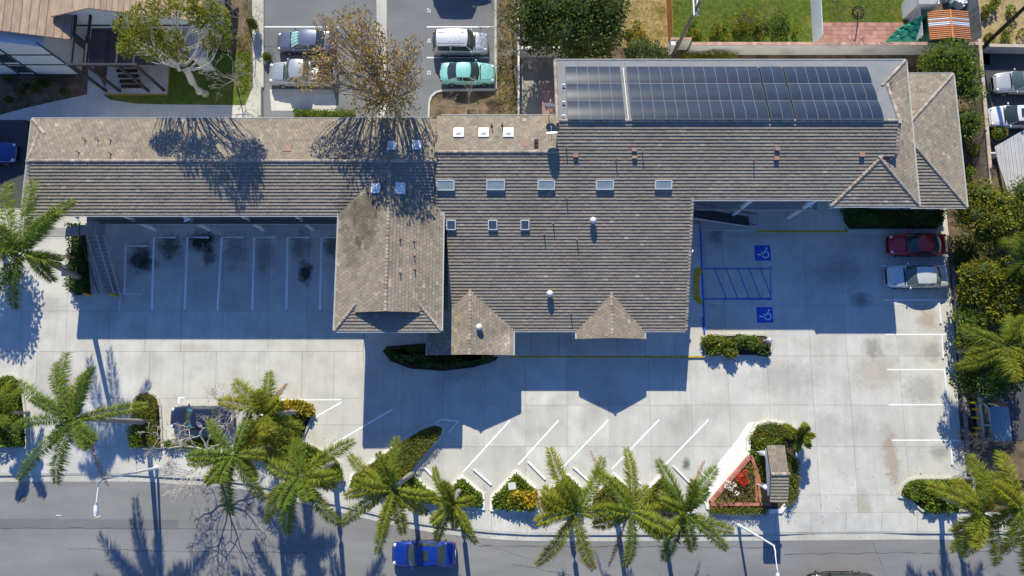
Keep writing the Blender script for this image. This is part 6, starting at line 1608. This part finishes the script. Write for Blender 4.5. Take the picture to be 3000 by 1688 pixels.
hedge(inner('stair'), .9, 'dark hedge beside the outdoor stairs', M_LEAFD, 170, .15)
hedge(pxpoly([(2088,1466),(2190,1352),(2201,1380),(2203,1466)]), .3, 'low green planting inside the brick planter', M_LEAFY, 120, .12, z0=.42, core=False)
for k, (px, py, c) in enumerate(((2165,1392,'r'),(2178,1398,'r'),(2182,1385,'r'),(2172,1412,'r'),(2181,1420,'r'),(2186,1408,'r'),(2164,1403,'r'),(2134,1415,'w'),(2142,1432,'w'),(2157,1445,'w'),(2128,1425,'w'),(2150,1420,'w'))):
    p = P(px+rp.uniform(-2,2), py, .8); mb = MB()
    for q in range(34): kite(mb, p+rvec()*.16, rvec(), rvec()*.045, .13, (1,1,1))
    mb.build('flower_cluster', mat('red_petal', (0.62,0.02,0.02), var=.1) if c == 'r' else mat('white_petal', (0.75,0.72,0.62), var=.08), label='%s flowers in the brick planter' % ('cluster of bright red' if c == 'r' else 'small cluster of whitish'), cat='flowers', group='%s flowers' % c)
for k, (px, py, rx, ry, h, m, l) in enumerate(((2085,1000,.55,.5,.8,M_LEAFY,'reddish green shrub at the left end of the small island'),(2085,1025,.5,.45,.7,M_LEAF,'green shrub low at the left of the small island'),(2120,1010,.5,.5,.7,M_LEAF,'low green shrub in the small island'),(2135,1030,.5,.4,.9,M_LEAFY,'bright yellow green shrub at the front of the small island'),(2160,1000,.7,.5,.9,M_LEAF,'large green shrub in the middle of the small island'),(2200,1005,.6,.55,.8,M_LEAF,'round green shrub right of the island middle'),(2235,1025,.45,.4,.6,M_LEAFD,'dark shrub at the lamp end of the small island'))):
    shrub(px, py, rx*1.4, ry*1.35, h*1.1, l, m, 620, .17, group='shrubs of the small island')
# ------------------------------------------------------------------ trees
def limb(mb, a, b, r0, r1, bend=.12, n=6, r=rp):
    a, b = Vector(a), Vector(b); L = (b-a).length; o = rvec(r)*L*bend
    pts = [a.lerp(b, i/n)+o*math.sin(math.pi*i/n) for i in range(n+1)]
    mb.tube(pts, [r0+(r1-r0)*i/n for i in range(n+1)], 7); return pts
def tree(base, blobs, label, m, bark, n=500, size=.2, r0=.2, fork=.4, name='tree', trunk=None, core=0, cat='tree', group=None, spread=.4, twigs=5):
    B = P(*base); root = empty(name, (B.x, B.y, 0), label=label, cat=cat, group=group)
    tb = MB(); cs = [P(x, y, z) for x, y, z, r_ in blobs]
    ctr = sum(cs, Vector())/len(cs)
    if trunk:
        tp = [P(*t) for t in trunk]; rr = [r0*(1-.5*i/len(tp)) for i in range(len(tp))]; tb.tube(tp, rr, 10); F_ = tp[-1]; fr_ = rr[-1]
    else:
        F_ = Vector((B.x, B.y, 0)).lerp(ctr, fork); limb(tb, (B.x, B.y, -.05), F_, r0, r0*.7, .06); fr_ = r0*.7
    fm = MB(); km = MB()
    for (x, y, z, r_), c in zip(blobs, cs):
        pts = limb(tb, F_, c, fr_*.55, .03, .10)
        for _ in range(twigs): limb(tb, pts[rp.randrange(2, 6)], c+rvec()*r_*.8, .035, .012, .12, 4)
        b = rp.uniform(.85,1.12)
        leaf_blob(fm, c, (r_, r_, r_*.75), int(n*r_*r_), size, base=(b,b,b), shell=.35, spread=spread)
        if core: km.ball(c, (r_*core, r_*core, r_*core*.7), 8, 6, jit=.15, rnd=rp)
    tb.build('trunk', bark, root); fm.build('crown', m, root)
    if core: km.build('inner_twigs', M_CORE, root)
    return root
# eucalyptus-like tree with white bark, upper left
tree((600,276), [(x, y, z+1.0, r_*.78) for x, y, z, r_ in ((375,75,10.2,1.2),(425,48,11.4,1.2),(392,118,10.0,1.2),(372,140,9.4,.9),(447,90,10.4,.9),(480,15,12.2,1.1),(535,5,12.6,1.1),(600,18,12.2,1.3),(628,52,11.4,1.3),(580,52,11.8,.9),(498,118,10.2,1.1),(525,150,9.4,.95),(470,152,9.2,.8),(645,110,10.2,1.0),(617,132,9.8,.7),(435,162,8.8,.6))],
     'tree with a curving white trunk and yellow green crown beside the apartment', leafmat('eucalyptus_leaf', (0.31,0.32,0.04), .42, .25, 1.2), M_BARKW, n=760, size=.17, r0=.36, trunk=[(600,276,0),(585,268,.8),(563,240,2.2),(552,215,3.6),(532,200,4.6)], group=None)
# brown leaved tree behind the left block
tree((1165,322), [(x, y, z+1.2, r_) for x, y, z, r_ in ((930,200,9.0,1.3),(900,235,8.4,1.0),(960,150,9.6,1.0),(985,215,9.2,1.3),(1010,90,10.6,1.4),(1040,60,10.8,1.1),(1075,110,11.0,1.3),(1050,160,10.6,1.2),(1115,140,11.2,1.2),(1090,215,10.4,1.5),(1150,200,10.6,1.2),(1180,170,10.4,1.0),(1120,270,9.8,1.5),(1070,290,9.2,1.3),(1170,265,9.6,1.4),(1180,310,8.6,1.2),(1110,325,8.4,1.2),(1205,225,9.4,.9),(945,70,9.6,.7),(1215,130,9.4,.7))],
     'tall brown leaved tree rising behind the tan roof', M_BARKB and M_LEAFB, M_BARKG, n=230, size=.17, r0=.28, fork=.35, twigs=14)
# large dark green tree
tree((1640,110), [(1560,40,4.6,2.0),(1620,20,5.4,2.2),(1690,30,5.2,2.1),(1760,40,4.6,1.9),(1580,100,4.2,1.7),(1650,90,5.2,2.0),(1720,100,4.6,1.9),(1780,90,4.0,1.5),(1690,140,3.6,1.5),(1760,140,3.2,1.2),(1600,-20,5.0,2.0),(1720,-20,5.0,2.0),(1800,20,4.0,1.2)],
     'large dark green tree left of the dry yard', leafmat('large_tree_leaf', (0.115,0.15,0.032), .3, .3, 1.0), M_BARKB, n=330, size=.24, r0=.25, core=.62)
tree((1890,158), [(1870,140,2.0,1.0),(1910,150,1.8,.9),(1940,160,1.4,.7),(1850,155,1.5,.8)], 'round grey green bush tree behind the solar roof', leafmat('grey_green_leaf', (0.09,0.115,0.05), .25, .25, 1.5), M_BARKB, n=520, size=.15, r0=.08, core=.7)
tree((2790,195), [(2740,170,3.0,1.2),(2780,160,3.4,1.3),(2820,165,3.2,1.2),(2720,190,2.6,.9),(2840,210,2.8,1.1),(2800,215,3.0,1.2),(2850,270,2.6,.95),(2820,265,2.4,1.0)], 'leafy green tree in the corner behind the right wing', M_LEAF, M_BARKB, n=420, size=.18, r0=.14, core=.5)
tree((2835,360), [(2830,345,2.0,1.0),(2855,360,1.9,.9),(2835,380,1.7,.9)], 'round green tree beside the block wall', M_LEAF, M_BARKB, n=480, size=.15, r0=.08, core=.6)
for k, (px, py, rx, h, m, l) in enumerate(((2850,440,.5,.9,M_LEAFY,'straggly yellow green plant by the block wall'),(2838,505,.5,.8,M_LEAF,'pale green plant below the block wall end'))): shrub(px, py, rx, rx*1.4, h, l, m, 320, .15, core=False)
shrub(2925, 392, .55, .55, 1.0, 'round yellow green bush below the white car', M_LEAFY, 700, .10, lumps=1)
tree((2860,640), [(2840,580,3.4,1.2),(2880,570,3.8,1.3),(2920,590,3.6,1.2),(2860,630,3.6,1.4),(2910,640,3.6,1.3),(2950,650,3.2,1.1),(2830,640,2.8,1.0),(2880,690,2.8,1.1),(2930,700,2.6,1.0),(2960,600,3.0,1.0)], 'yellow green tree next to the red car bay', M_LEAFY, M_BARKB, n=380, size=.2, r0=.14, core=.5)
tree((2860,840), [(2840,800,2.8,.9),(2880,790,3.0,1.1),(2910,810,3.0,1.1),(2860,850,2.6,1.1),(2900,860,2.4,1.0),(2830,850,2.2,.8),(2940,780,2.8,.9)], 'green tree right of the silver sedan', M_LEAFY, M_BARKB, n=380, size=.2, r0=.12, core=.5)
tree((2840,960), [(2820,930,1.8,.8),(2850,940,2.0,.9),(2835,990,1.8,.9),(2870,990,2.0,.8),(2815,1010,1.4,.6)], 'low green tree along the lot edge under the feathery palm', M_LEAF, M_BARKB, n=420, size=.18, r0=.08, core=.5)
tree((2870,1120), [(2830,1110,2.8,1.1),(2880,1105,3.4,1.4),(2930,1110,3.4,1.4),(2850,1140,2.4,.9),(2975,1095,3.4,1.3),(2905,1140,2.6,.9)], 'dark leafy shrub tree above the shaded drive', M_LEAFD, M_BARKB, n=420, size=.2, r0=.08, core=.5)
tree((2930,880), [(2960,830,3.4,1.3),(2990,870,3.4,1.3),(2935,900,2.8,1.1),(2975,920,2.8,1.1),(3010,800,3.6,1.3),(2900,920,2.2,.9)], 'yellow green tree behind the silver sedan bay', M_LEAFY, M_BARKB, n=360, size=.2, r0=.12, core=.5)
tree((2950,1000), [(2985,1060,2.8,1.1),(2990,1000,3.2,1.2),(2880,1040,1.8,.9),(2850,1070,1.6,.8)], 'olive tree behind the feathery palm', M_HED, M_BARKB, n=360, size=.19, r0=.1, core=.5)
tree((2985,580), [(3000,560,3.4,1.2),(2990,630,3.2,1.2),(3005,700,3.0,1.2)], 'green tree at the carport corner', M_LEAF, M_BARKB, n=360, size=.2, r0=.1, core=.5)
hedge(pxpoly([(2800,700),(2960,690),(2990,1080),(2840,1080)]), .3, 'weedy undergrowth on the strip right of the lot', M_LEAF, 60, .18, core=False, name='ground_cover', cat='plants')
hedge(pxpoly([(2790,740),(2815,740),(2845,1050),(2820,1080)]), .5, 'ivy along the right edge of the lot', M_LEAF, 140, .15, core=False, name='ivy', cat='ivy')
hedge(pxpoly([(2772,700),(2830,690),(2850,760),(2820,790),(2790,790)]), .5, 'dark ivy behind the red car', M_LEAFD, 140, .15, core=False, name='ivy', cat='ivy')
hedge(pxpoly([(2843,190),(2862,190),(2880,350),(2900,540),(2868,540),(2858,360)]), .35, 'brown green ivy at the foot of the block wall', M_HED, 90, .14, core=False, name='ivy', cat='ivy')
hedge(pxpoly([(1500,10),(1520,10),(1516,340),(1462,340),(1462,10)]), .35, 'weedy ground cover beside the asphalt lot', M_LEAFY, 60, .14, core=False, name='ground_cover', cat='plants')
hedge(pxpoly([(700,100),(735,100),(722,260),(700,265)]), .3, 'sunlit green ground cover left of the asphalt lot', M_LEAFY, 110, .12, core=False, name='ground_cover', cat='plants')
hedge(pxpoly([(865,328),(1040,330),(1040,344),(870,344)]), .5, 'bright green clipped hedge behind the tan roof', M_LEAF, 260, .12)
hedge(pxpoly([(2000,168),(2100,168),(2150,172),(2150,182),(2000,184)]), .8, 'climbing vine at the foot of the white garden wall', M_LEAFY, 130, .16, core=False, name='vine', cat='vine')
shrub(740, 70, .6, .75, 2.0, 'egg shaped olive bush left of the asphalt lot', M_LEAFY, 520, .13, lumps=2)
shrub(783, 168, .35, .3, .7, 'small round plant in front of the pickup truck', M_LEAF, 220, .14, lumps=1)
for k in range(26):
    px = rp.uniform(2000,2330); py = rp.uniform(60,125)
    shrub(px, py, rp.uniform(.3,.6), rp.uniform(.3,.55), rp.uniform(.4,.9), 'loose yellow green weed clump on the lawn by the white wall', M_LEAFY if k % 3 else M_LEAF, 150, .15, core=False, lumps=2, group='weed clumps on the lawn')
shrub(2190, 60, 1.7, 1.4, 1.3, 'large loose olive bush on the lawn', M_LEAFY, 900, .16, core=False, lumps=7)
shrub(2285, 75, 1.0, 1.2, 1.1, 'dark twiggy bush on the lawn near the white fence', M_LEAFD, 500, .16, core=False, lumps=5)
for k in range(12):
    px = rp.uniform(2880,2995); py = rp.uniform(5,120)
    shrub(px, py, rp.uniform(.3,.6), rp.uniform(.3,.6), rp.uniform(.4,.8), 'dry garden shrub beyond the dark utility pole', M_LEAF if k % 2 else M_HED, 150, .15, core=False, lumps=2, group='garden shrubs beyond the pole')
for k in range(7):
    px = rp.uniform(1838,1900); py = rp.uniform(70,128)
    shrub(px, py, .4, .4, .4, 'straw coloured weed clump in the dry yard', M_GOLD if k % 2 else M_LEAFY, 120, .14, core=False, lumps=2, group='weeds in the dry yard')
for k in range(10):
    px = rp.uniform(0,240); py = rp.uniform(230,300)
    shrub(px, py, .4, .35, .5, 'dark shaded plant below the apartment wall', M_LEAFD, 150, .16, core=False, lumps=2, group='plants below the apartment wall')
# ------------------------------------------------------------------ bare trees
def bare(base, top, h, label, bark, spread=1.6, depth=5, r0=.09, n0=4, leaves=None, group=None, cat='tree', seed=1, up=.55, name='bare_tree', tw=1.0):
    r = random.Random(seed); B = P(*base); T = P(*top, h*.45)
    root = empty(name, (B.x, B.y, 0), label=label, cat=cat, group=group)
    tb = MB(); lm = MB(); ends = []
    limb(tb, (B.x, B.y, -.03), T, r0, r0*.75, .06, r=r)
    def grow(p, d, L, rad, dep):
        e = p+d*L
        md = p.lerp(e, .5)+rvec(r)*L*.10
        tb.tube([p, md, e], [rad, max(.011, rad*.85), max(.010, rad*.7)], 5 if dep > 2 else 3, cap=False)
        if dep == 0: ends.append(e); return
        for k in range(r.choice((2,2,3)) if dep > 1 else 3):
            nd = (d+rvec(r)*.75*spread/1.6+Vector((0,0,up*.25))).normalized()
            grow(e if k < 2 else md, nd, L*r.uniform(.6,.85), max(.011, rad*.66), dep-1)
    for k in range(n0):
        a = 2*PI*k/n0+r.uniform(-.4,.4)
        grow(T, Vector((math.cos(a)*spread*.55, math.sin(a)*spread*.55, up)).normalized(), h*.24*r.uniform(.8,1.2), r0*.55*tw, depth)
    tb.build('branches', bark, root)
    if leaves:
        for e in ends:
            if r.random() < leaves[1]: kite(lm, e, rvec(r), rvec(r)*.05, .16, (1,1,1))
        if lm.f: lm.build('leaves', leaves[0], root)
    return root
bare((632,1318), (606,1320), 6.6, 'leafless grey tree between the navy sedan and the sidewalk', mat('pale_twig_bark', (0.50,0.45,0.42), rough=.9, var=.2, scale=4), 2.2, 6, .12, 6, seed=14, up=.62)
tree((-12,612), [(-105,540,5.8,1.6),(-140,490,6.2,1.7),(-110,610,5.6,1.6),(-170,570,6.4,1.8),(-100,670,5.4,1.4),(-160,640,5.6,1.6)], 'leafy tree beyond the left edge shading the driveway', M_LEAFD, M_BARKB, n=300, size=.22, r0=.2, core=.55)
bare((690,245), (685,235), 3.6, 'small leafless tree beside the dark lawn', M_BARKG, 2.0, 4, .06, 5, (M_LEAFB, .15), seed=5)
bare((722,60), (720,55), 4.0, 'leafless tree at the apartment corner', M_BARKG, 2.0, 4, .06, 4, (M_LEAFY, .2), seed=6)
bare((1372,322), (1372,315), 3.4, 'young leafless tree in the bare soil corner', M_BARKG, 1.8, 4, .06, 4, seed=7)
bare((1502,160), (1502,150), 5.2, 'leafless grey tree left of the courtyard', M_BARKG, 1.8, 5, .09, 5, seed=8)
bare((1498,60), (1496,50), 4.2, 'leafless tree right of the asphalt lot kerb', M_BARKG, 1.8, 4, .07, 4, (M_LEAFY, .2), seed=9)
bare((2514,34), (2512,28), 4.2, 'young leafless tree inside the black ring', M_BARKB, 1.6, 4, .06, 4, seed=10)
bare((2880,1330), (2880,1325), 2.8, 'dark leafless thicket above the right palms', M_BARKD, 2.4, 5, .06, 7, seed=11)
bare((2850,1300), (2850,1296), 2.4, 'dark leafless thicket at the shaded drive', M_BARKD, 2.4, 4, .05, 6, seed=12)
bare((2200,70), (2200,62), 2.4, 'reddish leafless shrub on the lawn', M_BARKB, 2.2, 4, .04, 6, seed=13, cat='shrub', name='bare_shrub')
# grass tufts on the lawns as one mass each
def grass(px, n, m, label, size=.12):
    poly = pxpoly(px); xs = [p[0] for p in poly]; ys = [p[1] for p in poly]; mb = MB(); k = 0
    while k < n:
        x = rp.uniform(min(xs), max(xs)); y = rp.uniform(min(ys), max(ys)); k += 1
        if not inpoly(x, y, poly): continue
        o = (Vector((0,0,1))+rvec()*.9).normalized(); b = rp.uniform(.7,1.2); kite(mb, Vector((x,y,.02)), o, rvec()*size*.15, size*rp.uniform(.6,1.2), (b*rp.uniform(.9,1.2), b, b*.9))
    mb.build('grass', m, label=label, cat='grass', kind='stuff')
grass([(1965,0),(2372,0),(2380,130),(1965,130)], 7000, M_LEAFY, 'grass of the lawn between the fences')
grass([(2385,0),(2660,0),(2660,64),(2388,64)], 3500, M_LEAFY, 'grass of the lawn above the patio')
grass([(1828,0),(1950,0),(1955,130),(1828,130)], 3500, M_GOLD, 'dry grass of the straw coloured yard')
grass([(492,165),(730,155),(730,304),(400,300),(330,290),(492,278)], 5000, M_LEAF, 'grass of the shaded lawn')

# fallen leaves and dry bits blown along kerbs and beds
lit = MB()
for (px, py, sx, sy, n_) in ((700,1395,260,14,120),(1150,1470,260,30,120),(1700,1515,420,22,160),(1700,1440,300,50,90),(2150,1515,120,14,60),(2420,1440,150,60,40),(900,1290,80,60,50),(2700,1395,120,20,50),(1650,1572,700,5,150),(600,1404,250,5,60),(2820,1150,25,250,120),(1300,1105,160,20,40),(2160,1055,110,10,40),(1090,250,130,70,160),(1380,290,60,40,120),(700,300,60,30,40)):
    for _ in range(n_):
        x, y = rp.gauss(px, sx*.6), rp.gauss(py, sy*.6); p = P(x, y)
        p.z = .012 if not (y > lerp_line(KERB_PX, x)) else zr+.014
        b = rp.uniform(.5,1.2); kite(lit, p, Vector((rp.uniform(-1,1), rp.uniform(-1,1), .05)).normalized(), Vector((rp.uniform(-.03,.03), rp.uniform(-.03,.03), .004)), rp.uniform(.06,.16), (b, b*.95, b*.9))
lit.build('leaf_litter', leafmat('fallen_leaf', (0.26,0.17,0.07), .1, .3, 2), label='fallen brown leaves and dry bits along kerbs and beds', cat='leaf litter', kind='stuff')
